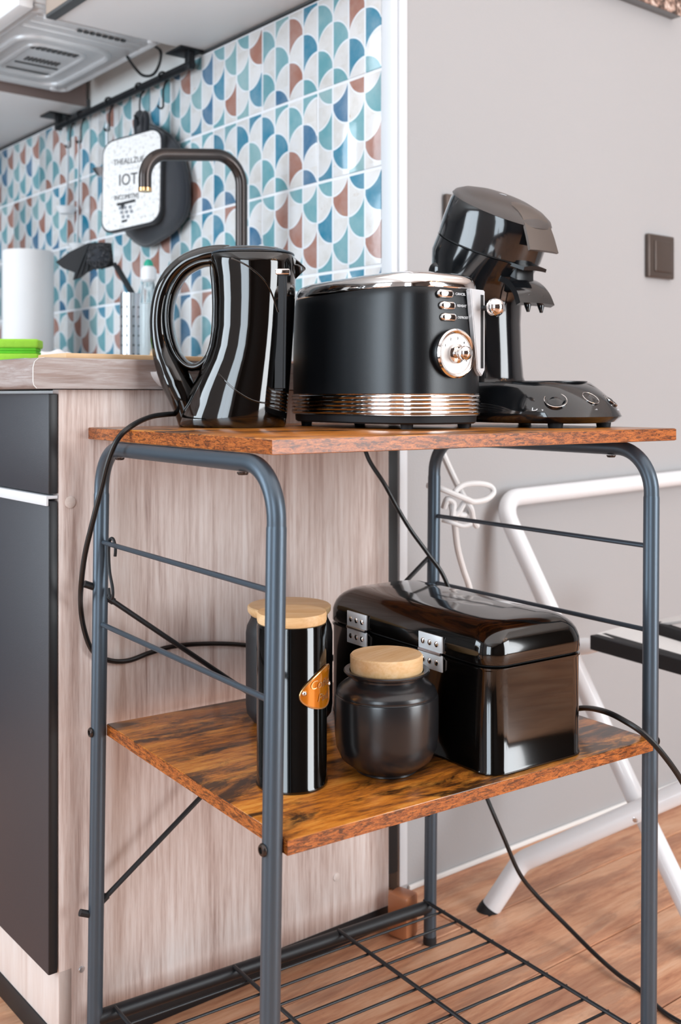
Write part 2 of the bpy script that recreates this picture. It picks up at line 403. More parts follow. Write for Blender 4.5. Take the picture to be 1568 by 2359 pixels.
struct('wall_end', (lambda b: (box(b, 3.08, 3.2, -3.3, 0, 0, 2.5), b)[1])(B()), 'wall', loc=K, rotz=TB, smooth=False)
def window(name, a0, a1, z0, z1, fix, axis):
    b = B(); t = .05
    def put(u0, u1, w0, w1):
        if axis == 'p': box(b, u0, u1, fix-.10, fix-.03, w0, w1, bev=.004)
        else: box(b, fix-.10, fix-.03, u0, u1, w0, w1, bev=.004)
    put(a0, a0+t, z0, z1); put(a1-t, a1, z0, z1); put(a0, a1, z0, z0+t); put(a0, a1, z1-t, z1); put((a0+a1)/2-t*.7, (a0+a1)/2+t*.7, z0, z1)
    struct(name, b, 'white_paint', loc=K, rotz=TB)
window('window_1', -2.5, -1.4, .2, 2.35, -3.25, 'q'); window('window_2', .2, 1.5, .08, 2.25, -3.15, 'p'); window('window_3', .35, 1.85, .25, 2.35, -3.25, 'q')
# warm ceiling spotlights at the window side, mirrored as sparks in the chrome
lampm = NT('warm lamp bulb'); lampm.b.inputs['Emission Color'].default_value = srgb('#ffb46a'); lampm.b.inputs['Emission Strength'].default_value = 22
M['bulb'] = lampm.m
ll = thing('ceiling_lamp', 'warm bulb cluster lamp hanging behind the viewer', 'lamp', kit(.45, -2.1, 2.5))
bm = B(); lathe(bm, [(.06, -.03), (.06, 0)], 24); obj('canopy', bm, 'silver', ll)
for i in range(6):
    a = i*pi/3; bm = B(); tube(bm, [(0, 0, -.03), (.1*cos(a), .1*sin(a), -.35), (.26*cos(a), .26*sin(a), -.5)], .004, 6); obj('arm', bm, 'tube2', ll)
    bm = B(); bmesh.ops.create_uvsphere(bm, u_segments=16, v_segments=8, radius=.028); obj('bulb', bm, 'bulb', ll, loc=(.27*cos(a), .27*sin(a), -.52))
# terracotta skirting end and black strip in place of the shaded gap behind the cabinet
bm = B()
box(bm, -.019, .019, -.017, .017, 0, .067, bev=.006, seg=2)
o = obj('skirting_end_block', bm, 'terra', loc=(.0965, 1.655, 0), rotz=radians(-38)); tag(o, 'terracotta brown skirting end block on the floor behind the rack leg', 'skirting')
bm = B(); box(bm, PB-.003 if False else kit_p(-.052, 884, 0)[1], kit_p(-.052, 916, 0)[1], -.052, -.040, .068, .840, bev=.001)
o = obj('gap_shade_strip', bm, 'dark', loc=K, rotz=TB); tag(o, 'tall black strip in place of the shaded gap between the cabinet side and the white wall corner', 'strip')

# ================================================================ BASE CABINET + WORKTOP
cab = thing('base_cabinet', 'kitchen base cabinet with pale oak end panel and anthracite fronts', 'cabinet', K, TB)
QP = -.0720
PA = kit_p(QP, 135, 0)[1]; PB = kit_p(QP, 895, 0)[1]; PD = kit_p(QP, 111, 0)[1]; PW_ = kit_p(QP-.0135, 75, 0)[1]
bx('side_panel', 'oak', (PA, PB, QP, QP+.018, .016, .843), cab, bev=.0006)
bx('carcass', 'cab_white', (PA+.002, PB, QP+.019, .52, .10, .842), cab)
bx('plinth', 'oak_pale', (PA, PA+.018, QP, .52, .030, .113), cab)
bx('plinth_seal_gap', 'front_edge', (PA-.002, PB+.004, QP-.0015, .52, .0, .0325), cab)  # black floor seal; along the end panel it stands in for the shaded gap
bm = B(); box(bm, PD, PA-.0015, QP, .50, H-.1215, H+.004, bev=.0012); obj('drawer_front', bm, 'front', cab)['label'] = 'narrow anthracite drawer front under the worktop'
dr = B(); box(dr, PD, PA-.0015, QP, .50, .113, H-.1305, bev=.0012); dr_o = obj('door_front', dr, 'front', cab)
dr_o['label'] = 'tall anthracite door front'
bx('edge_band', 'front_edge', (PD+.0006, PA-.002, QP-.0012, QP+.0002, .1135, H-.1312), dr_o)
bx('edge_band', 'front_edge', (PD+.0006, PA-.002, QP-.0012, QP+.0002, H-.1208, H+.0035), cab)
bm = B(); box(bm, PD-.001, PA-.0015, QP-.001, .50, H-.1275, H-.1235, bev=.0005); box(bm, PD-.003, PD, QP-.001, .50, H-.1360, H-.1235, bev=.0005); obj('handle_profile', bm, 'trimwhite', cab)['label'] = 'white aluminium grip rail between drawer and door'
for (x, y, r, mt) in ((161, 1157, .0075, 'oak_pale'), (774, 2020, .006, 'oak_pale'), (187, 2233, .004, 'silver')):
    P_, p_ = kit_p(QP, x, 0); z_ = H-(y-YH)*P_.y/FPX
    bm = B(); lathe(bm, [(r, 0), (r, .0012), (r*.8, .0018)], 20)
    o = obj('screw_cap', bm, mt, cab); o.matrix_local = Matrix.Translation((p_, QP, z_)) @ Matrix.Rotation(pi/2, 4, 'X')
wt = thing('worktop', 'grey brown oak kitchen worktop with rounded front edge', 'worktop', K, TB)
bm = B()
prof = [(PW_+x, z) for x, z in ((.005, .844), (.001, .848), (0, .853), (0, .870), (.002, .877), (.007, .8815), (.015, .8825))]+[(-.017, .8825), (-.017, .844)]
prism(bm, prof, lambda x, y, h: (x, QP-.0135+h, y), 1.83); o = obj('slab', bm, 'worktop', wt, ang=50)
bm = B(); prism(bm, prof[:-2]+[(PW_+x, z) for x, z in ((.0148, .8820), (.0072, .8811), (.0025, .8768), (.0008, .870), (.0008, .853), (.0017, .8484), (.005, .845))], lambda x, y, h: (x, QP-.0142+h, y), .0012)
obj('edge_trim', bm, 'white_paint', wt)

fr_ = thing('fridge', 'tall black fridge at the far left end of the worktop', 'fridge', K, TB)
bx('body', 'front_edge', (-.60, -.02, 1.762, 2.36, .01, 1.55), fr_, bev=.006)
bx('door', 'front', (-.645, -.603, 1.762, 2.36, .06, 1.548), fr_, bev=.006)
bx('handle', 'silver', (-.675, -.646, 1.80, 1.82, .75, 1.2), fr_, bev=.004)
# ================================================================ WALL CABINETS + MICROWAVE
ZC = H+.732
for (nm, q0, q1, lab) in (('a', -.25, .622, 'pale grey wall cabinet above the patterned tiles nearest the corner'), ('b', 1.168, 2.4, 'pale grey wall cabinet at the far left beyond the microwave')):
    c = thing('wall_cabinet', lab, 'cabinet', kit(0, 0, 0), TB, 'wall cabinets')
    q0 = max(q0, .03) if nm == 'a' else q0
    bx('underside_panel', 'cab_white', (-.335, -.012, q0+.002, q1-.002, ZC, ZC+.016), c)
    bx('side_panel', 'cab_side', (-.335, -.012, q1-.018 if nm == 'a' else q0, q1 if nm == 'a' else q0+.018, ZC+.0005, 2.28), c)
    bx('body', 'cab_white', (-.334, -.012, q0+.02, q1-.02, ZC+.017, 2.28), c)
    bx('door', 'cab_front', (-.356, -.340, q0, q1, ZC+.004, 2.28), c)
    bx('front_seal', 'seal', (-.356, -.3355, q0, q1, ZC-.003, ZC+.004), c)
    bx('rear_edge_strip', 'seal', (-.012, -.004 if nm == 'b' else -.0125+.008, q0, q1, ZC-.004, ZC+.02), c)  # dark grey strip along the cabinet's rear edge at the wall
mw = thing('microwave_oven', 'white microwave seen from below with a pressed metal underside', 'microwave', kit(0, 0, 0), TB)
ZM = ZC+.018; q0, q1 = .640, 1.150
bm = B(); box(bm, -.375, -.075, q0, q1, ZM+.012, ZM+.30, bev=.004); obj('casing', bm, 'white_plastic', mw)
bm = B()
box(bm, -.370, -.080, q0+.004, q1-.004, ZM+.004, ZM+.013, bev=.003)
obj('base_plate', bm, 'galv', mw)
bm = B()
def rect_path(x0, x1, y0, y1, z, r): 
    out = []
    for (cx_, cy_, a0) in ((x1-r, y1-r, 0), (x0+r, y1-r, 90), (x0+r, y0+r, 180), (x1-r, y0+r, 270)):
        for k in range(6): a = radians(a0+k*18); out.append((cx_+r*cos(a), cy_+r*sin(a), z))
    return out
tube(bm, rect_path(-.366, -.084, q0+.012, q1-.012, ZM+.004, .02), .006, 8, closed=True)
tube(bm, rect_path(-.330, -.120, q0+.155, q1-.035, ZM+.003, .05), .0075, 8, closed=True)
tube(bm, rect_path(-.290, -.160, q0+.205, q1-.085, ZM+.004, .03), .005, 8, closed=True)
obj('embossed_rib', bm, 'galv', mw)['label'] = 'raised rectangular ribs pressed in the underside'
bm = B()
for k in range(3): box(bm, -.350, -.100, q0+.035+k*.035, q0+.047+k*.035, ZM-.001, ZM+.006, bev=.003)
obj('embossed_channel', bm, 'galv', mw)
def slot(*d): bm = B(); box(bm, *d); obj('vent_slot', bm, 'seal', mw, smooth=False)
for k in range(9): slot(-.280+k*.012, -.272+k*.012, q0+.215, q0+.240, ZM+.002, ZM+.0045)
for k in range(9): slot(-.26+k*.009, -.255+k*.009, q0+.300, q0+.325, ZM+.002, ZM+.0045)
for k in range(8): slot(-.25+k*.014, -.242+k*.014, q0+.062, q0+.070, ZM-.0015, ZM+.002)
for k in range(2): slot(-.27, -.17, q0+.345+k*.05, q0+.352+k*.05, ZM+.002, ZM+.0045)
for (p_, q_) in ((-.33, q0+.03), (-.10, q0+.03), (-.12, q1-.03), (-.34, q1-.03)):
    bm = B(); lathe(bm, [(.009, -.006), (.010, .006)], 16, (p_, q_, ZM)); obj('foot', bm, 'white_plastic', mw)
bm = B(); box(bm, -.408, -.376, q0-.01, q1+.005, ZM-.006, ZM+.30, bev=.006); obj('front_frame', bm, 'white_plastic', mw)
bm = B(); tube(bm, fillet([(-.408, q0+.11, ZM+.02), (-.455, q0+.11, ZM+.04), (-.455, q0+.11, ZM+.27), (-.408, q0+.11, ZM+.29)], .015), .012, 10); obj('door_handle', bm, 'white_plastic', mw)

# ================================================================ RAIL WITH HANGING TOOLS
rail = thing('utensil_rail', 'black utensil rail under the wall cabinets', 'rail', kit(0, 0, 0), TB)
ZR = H+.699
bm = B(); tube(bm, [(-.04, .606, ZR), (-.04, 1.28, ZR)], .0085, 16); obj('bar', bm, 'tube2', rail)
for q in (.616, 1.272):
    bm = B(); box(bm, -.048, -.032, q-.009, q+.009, ZR-.010, ZC-.002, bev=.002); box(bm, -.070, -.014, q-.014, q+.05, ZC-.0045, ZC-.0005, bev=.001); obj('bracket', bm, 'tube2', rail)
def hook(q, lab, dz=.055):
    h = B(); pts = [(-.04+.0115*cos(a), q, ZR+.0115*sin(a)) for a in [radians(x) for x in range(200, -61, -20)]]
    pts += [(-.040, q, ZR-.028), (-.040, q, ZR-dz)] + [(-.047+.007*cos(a), q, ZR-dz-.007+.007*sin(a)-.0) for a in [radians(x) for x in range(0, -200, -25)]]
    tube(h, smooth_path(pts, 3), .0022, 8); o = obj('s_hook', h, 'tube2', loc=K, rotz=TB)
    return tag(o, lab, 'hook', 'hooks on the utensil rail')
HQ = {}
for x, lab in ((162, 'black hook on the rail carrying the white ladle'), (187, 'black hook carrying the long white spoon'), (252, 'black hook left of the potholder'), (322, 'black hook holding the dark oven glove'), (376, 'empty black hook nearest the right bracket')):
    _, q = kit_q(-.04, x, 0); HQ[x] = q; hook(q, lab)
# hanging ladle, spoon and skimmer
def ladle(x, zlen, lab, bowl, mat):
    q = HQ[x]; t = thing('hanging_utensil', lab, 'utensil', kit(-.047, q, ZR-.06), TB, 'pale utensils on the rail')
    bm = B(); tube(bm, smooth_path([(0, 0, .008), (.001, 0, -.06), (-.002, .004, -zlen)], 5), .0028, 8); obj('handle', bm, 'silver', t)
    bm = B(); lathe(bm, [(.002, -.006), (bowl*.6, -.004), (bowl, .012), (bowl*.96, .013), (bowl*.5, 0), (.002, -.002)], 24, (-.002, .004, -zlen-.012)); obj('bowl', bm, mat, t)
ladle(162, .16, 'pale ladle with thin wire handle hanging left of the potholder', .028, 'white_plastic')
ladle(187, .26, 'long thin pale spoon hanging beside the ladle', .022, 'white_plastic')
ladle(252, .10, 'small metal strainer hanging just behind the potholder', .03, 'silver')
# potholder
def hang_frame(px0, px1, y0, y1, d0, d1):      # two vertical sides at their depths
    a = at(px0, y0, d0); b = at(px1, y0, d1); return a, b
dm = kit_q(-.085, 303, 0)[0].y
A_ = kit_q(-.125, 235, 0)[0]; B_ = kit_q(-.062, 373, 0)[0]; dm = (A_.y+B_.y)/2; xd = (B_-A_); xd.z = 0; wph = xd.length; xd.normalize(); nd = Vector((xd.y, -xd.x, 0))
cz = H-(418-YH)*dm/FPX; cen = (A_+B_)/2; cen.z = cz; hph = 216*dm/FPX
ph = thing('potholder', 'square white printed potholder with black border on the rail', 'potholder'); ph.matrix_world = frame(cen, xd, nd)   # local x width, y up, z out
def rr(w, h, r, n=6):
    out = []
    for (cx_, cy_, a0) in ((w/2-r, h/2-r, 0), (-w/2+r, h/2-r, 90), (-w/2+r, -h/2+r, 180), (w/2-r, -h/2+r, 270)):
        for k in range(n+1): a = radians(a0+90*k/n); out.append((cx_+r*cos(a), cy_+r*sin(a)))
    return out
skew = lambda x, y: (x+.02*y, y+.10*x)
def sk(poly): return [skew(*p) for p in poly]
bm = B(); prism(bm, sk(rr(wph, hph, .03)), lambda x, y, h: (x, y, h-.012), .012); obj('border', bm, 'fabric', ph)
bm = B(); prism(bm, sk(rr(wph-.008, hph-.008, .028)), lambda x, y, h: (x, y, h-.002), .004); obj('printed_face', bm, 'quilt', ph)
bm = B(); tube(bm, smooth_path([(.028, hph/2, -.006), (.026, hph/2+.03, -.006), (.032, hph/2+.045, -.008), (.038, hph/2+.03, -.006), (.036, hph/2, -.006)], 4), .006, 8); obj('loop', bm, 'fabric', ph)
zt = .0024
text('print_line', 'THEALLZUE', .018, 'ink', ph, Matrix.Translation((-.006, .045, zt)), sx=.9)
text('print_line', '~ ~ ~ ~', .010, 'ink_pale', ph, Matrix.Translation((.0, .028, zt)))
text('print_line', 'IOT', .036, 'ink', ph, Matrix.Translation((-.008, .004, zt)), sx=.9)
text('print_line', '- - - -', .010, 'ink_pale', ph, Matrix.Translation((-.005, -.017, zt)))
text('print_line', 'INCOMITIVE', .015, 'ink', ph, Matrix.Translation((-.012, -.033, zt)), sx=.85)
bm = B()
for poly in ([(-.040, -.045), (.012, -.040), (.014, -.046), (-.038, -.051)], [(-.030, -.047), (-.016, -.047), (-.023, -.062)], [(-.026, -.084), (-.010, -.082), (-.011, -.087), (-.025, -.089)]):
    bm = B(); prism(bm, poly, lambda x, y, h: (x, y, zt+h), .0005); obj('print_emblem', bm, 'ink', ph)
bm = B()
for i in range(3):
    for j in range(3):
        cx_ = -.030+i*.014+j*.004; cy_ = -.056-j*.010
        if i == 2 and j == 2: continue
        prism(bm, [(cx_+.0045*cos(a*pi/4), cy_+.0040*sin(a*pi/4)) for a in range(8)], lambda x, y, h: (x, y, zt+h), .0005)
obj('print_dots', bm, 'ink_pale', ph)
# dark oven glove behind
gl = thing('oven_glove', 'dark grey padded oven glove hanging behind the potholder', 'glove')
GP = -.036
out = [(330, 300), (322, 290), (340, 287), (372, 300), (400, 322), (418, 360), (430, 410), (432, 460), (424, 500), (400, 530), (372, 550), (340, 566), (318, 560), (300, 545), (292, 532), (300, 480), (318, 400)]
def gpt(x, y, p=GP): P = kit_q(p, x, 0)[0]; P.z = H-(y-YH)*P.y/FPX; return P
sp = [(v.x, v.y) for v in smooth_path([Vector((x, y, 0)) for x, y in out]+[Vector((out[0][0], out[0][1], 0))], 4)[:-1]]
gc = (sum(a for a, b in sp)/len(sp), sum(b for a, b in sp)/len(sp))
bm = B(); secs = []
for (k, zz) in ((.90, .013), (.975, .010), (1.0, .005), (1.0, -.002), (.97, -.008), (.88, -.013), (.6, -.016), (.25, -.017)):
    base_ = [gpt(gc[0]+(x-gc[0])*k, gc[1]+(y-gc[1])*k) for x, y in sp]; secs.append([b_+KU*zz for b_ in base_])
loft(bm, secs); obj('padding', bm, 'fabric2', gl)
bm = B(); tube(bm, [gpt(x, y)+KU*.001 for x, y in sp], .004, 8, closed=True); obj('piping', bm, 'fabric', gl)
bm = B(); tube(bm, smooth_path([gpt(318, 310), gpt(316, 280), gpt(322, 262), gpt(330, 280), gpt(333, 308)], 4), .009, 8); obj('loop', bm, 'fabric', gl)
# loose black cable under the microwave
bm = B(); tube(bm, smooth_path([kit(-.075, .70, ZC+.02), at(370, 120, 2.27), at(366, 150, 2.28), at(352, 172, 2.30), at(330, 174, 2.32), at(312, 158, 2.33), kit(-.09, .80, ZC+.02)], 6), .0032, 8)
tag(obj('microwave_cable', bm, 'cord'), 'short black cable loop hanging under the microwave', 'cable')

# ================================================================ THINGS ON THE WORKTOP
ZT = .8825
# faucet
fb, fq = kit_q(-.10, 556, ZT); d0 = fb.y
fa = thing('kitchen_tap', 'tall dark bronze swan neck kitchen tap', 'tap', fb)
top = H+(914-372)*d0/FPX-ZT
# spout end: in direction -ku until column 330
m_ = (334-CX)/FPX; L_ = (fb.x-m_*fb.y)/(KU.x-m_*KU.y); dd = -KU*L_
endy = (fb+dd).y
z_tip = H+(914-436)*endy/FPX-ZT
z_top2 = H+(914-356)*endy/FPX-ZT
bm = B(); tube(bm, fillet([(0, 0, .05), (0, 0, top+.012), tuple(dd+Z*z_top2), tuple(dd+Z*z_tip)], [.05, .045], 10), .0112, 20); obj('spout', bm, 'faucet', fa)
bm = B(); lathe(bm, [(.026, 0), (.026, .006), (.018, .010), (.018, .055), (.0145, .06), (.0112, .064)], 28); obj('base', bm, 'faucet', fa)
bm = B(); tube(bm, [(.018, 0, .035), (.07, -.02, .055)], .005, 10); obj('lever', bm, 'faucet', fa)
bm = B(); lathe(bm, [(.0118, -.004), (.0118, .002)], 20, tuple(dd+Z*z_tip)); obj('aerator', bm, 'copper_rim', fa)
# paper roll
def dep_for(x, p): return kit_q(p, x, ZT)[0]
pc = dep_for(65, -.16); rp = 57*pc.y/FPX
pr_ = thing('kitchen_paper_roll', 'thick white kitchen paper roll standing on the worktop', 'paper roll', pc)
hp = (914-580)*pc.y/FPX-(ZT-H)
bm = B(); lathe(bm, [(rp*.98, 0), (rp, .004), (rp, hp-.004), (rp*.985, hp), (.022, hp), (.021, hp-.03)], 48); obj('paper', bm, 'paper', pr_)
bm = B(); lathe(bm, [(.0205, .0), (.0205, hp-.002), (.019, hp-.002), (.019, .002)], 24); obj('core', bm, 'bamboo', pr_)
# sink drainer edge (white/steel)
sk_ = thing('sink_bowl_rim', 'brushed steel sink rim inset in the worktop', 'sink', kit(0, 0, 0), TB)
bm = B(); box(bm, -.63, -.58, .06, .52, ZT, ZT+.004, bev=.0015); box(bm, -.18, -.13, .06, .52, ZT, ZT+.004, bev=.0015); box(bm, -.58, -.18, .06, .09, ZT, ZT+.004, bev=.0015); box(bm, -.58, -.18, .49, .52, ZT, ZT+.004, bev=.0015)
obj('rim', bm, 'silver', sk_)
# cutting board
cb = B(); P1, p1 = kit_p(-.045, 152, 0)
box(cb, p1, p1+.36, -.045, .045, ZT, ZT+.008, bev=.002)
tag(obj('cutting_board', cb, 'bamboo', loc=K, rotz=TB), 'thin light wooden board lying along the worktop edge', 'board')
# sponge stack
sc = at(40, 815, 1.60)
for k, (nm, lab) in enumerate((('lower', 'lower green sponge lying on the worktop'), ('upper', 'upper green sponge on top of the other sponge'))):
    t = thing('sponge', lab, 'sponge', (sc.x, sc.y, ZT+.003+k*.0165), .12, 'green sponges')
    f0, f1, g0, g1 = ((0, .0125, .0125, .0162), (.0042, .0175, 0, .0042))[k]
    bm = B(); box(bm, -.036, .034, -.025, .025, f0, f1, bev=.003, seg=3); obj('foam', bm, 'sponge', t)
    bm = B(); box(bm, -.032, .031, -.023, .023, g0, g1, bev=.0012); obj('scourer', bm, 'sponge2', t)
bm = B(); box(bm, -.04, .04, -.03, .03, 0, .003, bev=.001); o = obj('sponge_tray', bm, 'white_plastic', loc=(sc.x, sc.y, ZT), rotz=.12); tag(o, 'flat white tray under the green sponges', 'tray')
# white crumpled cloth
cl = at(125, 815, 1.72); bm = B(); bmesh.ops.create_icosphere(bm, subdivisions=4, radius=1)
for v_ in bm.verts:
    n_ = 1+.16*sin(v_.co.x*9+1)*sin(v_.co.y*7)+.08*sin(v_.co.z*14+v_.co.x*11)
    v_.co = Vector((v_.co.x*.062*n_, v_.co.y*.045*n_, max(v_.co.z*.024*n_, -.0)))
tag(obj('dish_cloth', bm, 'paper', loc=(cl.x, cl.y, ZT)), 'small crumpled white dish cloth beside the sponges', 'cloth')
# utensil holder with spatula
uc = dep_for(300, -.13); ru = 23*uc.y/FPX
uh = thing('utensil_holder', 'round perforated steel utensil holder beside the tap', 'holder', uc)
hu = (914-676)*uc.y/FPX-(ZT-H)
bm = B(); lathe(bm, [(ru, 0), (ru, hu), (ru*.95, hu), (ru*.95, .003), (.001, .003)], 32); obj('cup', bm, 'silver', uh)
bm = B()
for i in range(10):
    for j in range(7):
        a = 2*pi*i/10+.2; c = Vector((ru*1.0*cos(a), ru*1.0*sin(a), .02+j*(hu-.05)/6)); t_ = Vector((-sin(a), cos(a), 0)); n_ = Vector((cos(a), sin(a), 0))
        prism(bm, [(.0022*cos(q*pi/3), .0022*sin(q*pi/3)) for q in range(6)], lambda x, y, h, c=c, t_=t_, n_=n_: c+t_*x+Z*y+n_*(h-.0002), .0008)
obj('perforations', bm, 'dark', uh)['kind'] = 'stuff'
sw = thing('folding_spatula', 'black plastic spatula with slotted head leaning out of the holder', 'spatula', uc)
def rel(x, y, d): return at(x, y, d)-uc
bm = B(); tube(bm, [Vector((0, 0, .06)), rel(300, 672, uc.y), rel(262, 606, uc.y-.01)], .0048, 10, flat=(1, 1.3)); obj('handle', bm, 'tube2', sw)
bm = B()
def leaf(bm, pts, d, dz=.004):
    prism(bm, pts, lambda x, y, h: rel(x, y, d)+Vector((0, h, 0)), dz)
leaf(bm, [(262, 612), (256, 560), (232, 558), (202, 560), (160, 580), (128, 604), (145, 618), (172, 628), (168, 645), (186, 640), (200, 628), (216, 620), (240, 618)], uc.y-.012); obj('blade', bm, 'rubber', sw)
bm = B()
for k in range(3):
    tube(bm, [rel(204+k*4, 562, uc.y-.014), rel(172+k*14, 640-k*8, uc.y-.014)], .0018, 6)
obj('rib', bm, 'tube2', sw)
br = thing('dish_brush', 'round black bristled dish brush beside the spatula', 'brush', uc+Vector((.012, .0, 0)))
def relb(x, y, d): return at(x, y, d)-br.location
bm = B(); tube(bm, [Vector((0, 0, .06)), relb(306, 674, uc.y+.012), relb(270, 612, uc.y)], .0042, 10); obj('handle', bm, 'tube2', br)
bm = B(); cbr = relb(228, 590, uc.y-.025)
random.seed(3)
for k in range(230):
    v_ = Vector((random.uniform(-1, 1), random.uniform(-1, 1), random.uniform(-1, 1))).normalized(); L1 = .031*random.uniform(.85, 1.05)
    tube(bm, [cbr+v_*.008, cbr+Vector((v_.x*L1*.95, v_.y*L1*.6, v_.z*L1))], .0013, 4)
b_ = obj('bristles', bm, 'fabric', br); b_['kind'] = 'stuff'
bm = B(); bmesh.ops.create_uvsphere(bm, u_segments=20, v_segments=12, radius=.024); bmesh.ops.scale(bm, vec=(1, .6, 1), verts=bm.verts); obj('brush_head', bm, 'fabric2', br, loc=cbr)
# dish soap bottle
bc = dep_for(342, -.13); bs = bc.y/FPX
so = thing('dish_soap_bottle', 'clear dish soap bottle with white cap and green spout', 'bottle', bc)
hz = lambda y: (914-y)*bs-(ZT-H)
bm = B(); lathe(bm, [(18*bs, 0), (20*bs, .005), (20*bs, hz(690)), (16*bs, hz(665)), (13*bs, hz(648))], 32); obj('bottle', bm, 'clear', so)
bm = B(); lathe(bm, [(18*bs, .003), (18.5*bs, .006), (18.5*bs, hz(700)), (2*bs, hz(699))], 32); obj('liquid', bm, 'white_plastic', so)
bm = B(); lathe(bm, [(14*bs, hz(650)), (18*bs, hz(645)), (18*bs, hz(622)), (13*bs, hz(614))], 32); obj('cap', bm, 'white_plastic', so)
bm = B(); lathe(bm, [(11*bs, hz(616)), (10.5*bs, hz(606)), (6*bs, hz(599)), (1*bs, hz(597))], 24); obj('spout', bm, 'green', so)
# second clear item (a glass with rust coloured brush) between holder and bottle
bc2 = dep_for(366, -.20); bs2 = bc2.y/FPX
t = thing('wooden_brush', 'wooden handled brush standing behind the soap bottle', 'brush', bc2)
bm = B(); lathe(bm, [(.017, 0), (.018, .03), (.012, .05), (.009, .11), (.011, .13), (.003, .135)], 20); obj('handle', bm, 'bamboo', t)
# white plastic scoop hooked on the worktop edge, behind the kettle
Pw, pw = kit_p(QP-.022, 384, 0)
sc_ = thing('plastic_edge_tray', 'small white half-round plastic tray fixed to the worktop edge', 'tray', K, TB)
zt0 = H-(857-YH)*Pw.y/FPX; ww = 62*Pw.y/FPX
bm = B()
pl = [(-ww*.55, 0), (-ww*.52, -.004), (-ww*.42, -.010), (-ww*.2, -.018), (ww*.1, -.0215), (ww*.6, -.024), (ww*.6, 0)]
prism(bm, pl, lambda x, y, h: (pw+x, QP-.0135-.024+h, zt0+y), .024); obj('tray_body', bm, 'white_plastic', sc_)

# ================================================================ WALL FITTINGS on the grey wall
def plate(x0, x1, y0, y1, lab, nm):
    a, pa = kit_p(0, x0, 0); b, pb = kit_p(0, x1, 0); d = (a.y+b.y)/2; zz = H-((y0+y1)/2-YH)*d/FPX; s = pb-pa
    t = thing(nm, lab, 'switch' if nm == 'light_switch' else 'socket', kit((pa+pb)/2, 0, zz), TB)
    bm = B(); box(bm, -s/2, s/2, -.011, -.0005, -s/2, s/2, bev=.0035, seg=3); obj('frame', bm, 'switch', t)
    if nm == 'light_switch':
        bm = B(); box(bm, -s*.30, s*.36, -.0145, -.009, -s*.36, s*.36, bev=.0025, seg=3); obj('rocker', bm, 'switch', t)
    else:
        bm = B(); lathe(bm, [(.021, 0), (.021, .004), (.019, .0045), (.018, -.002), (.001, -.003)], 32); o = obj('socket_insert', bm, 'dark', t); o.matrix_local = Matrix.Translation((0, -.011, 0)) @ Matrix.Rotation(pi/2, 4, 'X')
plate(1484, 1543, 543, 642, 'square bronze brown light switch on the grey wall', 'light_switch')
plate(1018, 1101, 465, 560, 'bronze brown wall socket half hidden behind the coffee machine', 'wall_socket')
pa = kit_p(-.02, 1566, 0)[1]
pic = thing('canvas_picture', 'mottled brown canvas picture high on the grey wall', 'picture', kit(pa-.33, 0, H+.806), TB)
bm = B(); box(bm, -.33, .33, -.022, -.001, 0, .45, bev=.002); obj('stretcher', bm, 'slate', pic)
bm = B(); box(bm, -.329, .329, -.0255, -.0222, .001, .449, bev=.001); obj('canvas', bm, 'art', pic)

# ================================================================ THE RACK (cart frame)
rk = thing('kitchen_rack', 'graphite steel kitchen rack with rustic brown wood boards', 'rack', O, TH)
LEAN = {'FL': (-.001, -.0016, .011), 'BL': (-.001, .4178, .0108), 'FR': (.531, -.002, .0045), 'BR': (.531, .409, .008)}
def leg_xy(k, z):
    a, b, d = LEAN[k]; s = (z-.425)/.834*d        # world +x shift with height
    return Vector((a+s*cos(TH), b-s*sin(TH), z))
ZB = .795; TK = .0152; RT = .0096
for side, lab in (('L', 'left bent tube frame of two legs and top bar'), ('R', 'right bent tube frame of two legs and top bar')):
    f0, b0 = leg_xy('F'+side, 0), leg_xy('B'+side, 0); f1, b1 = leg_xy('F'+side, ZB-TK-RT), leg_xy('B'+side, ZB-TK-RT)
    bm = B(); tube(bm, fillet([leg_xy('F'+side, .70), f1, b1, leg_xy('B'+side, .70)], .052, 12), RT*.95, 24); o = obj('top_tube', bm, 'tube', rk)
    for kk in ('F', 'B'):
        bm = B(); tube(bm, [leg_xy(kk+side, .004), leg_xy(kk+side, .712), leg_xy(kk+side, .7155)], [RT, RT, RT*.93], 24); l_ = obj('leg', bm, 'tube', rk)
        f = leg_xy(kk+side, 0); bm = B(); lathe(bm, [(RT*1.02, 0), (RT*1.08, .002), (RT*1.04, .012)], 24, (f.x, f.y, 0)); obj('foot_cap', bm, 'rubber', l_)
# boards
def board(name, a0, a1, b0, b1, zt, lab):
    bm = B(); box(bm, a0, a1, b0, b1, zt-TK, zt, bev=.0012); o = obj(name, bm, 'board', rk); o['label'] = lab
    for (x0, x1, y0, y1) in ((a0-.0004, a1+.0004, b0-.0004, b0+.0003), (a0-.0004, a0+.0003, b0, b1), (a1-.0003, a1+.0004, b0, b1), (a0, a1, b1-.0003, b1+.0004)):
        bm = B(); box(bm, x0, x1, y0, y1, zt-TK+.0008, zt-.0010); obj('edge_band', bm, 'edge', o, smooth=False)
    return o
board('top_board', 0, .5817, 0, .4735, ZB, 'top wooden board carrying the appliances')
board('shelf_board', .0086, .5216, -.0131, .4142, H-.409, 'lower wooden shelf board carrying jars and bread bin')
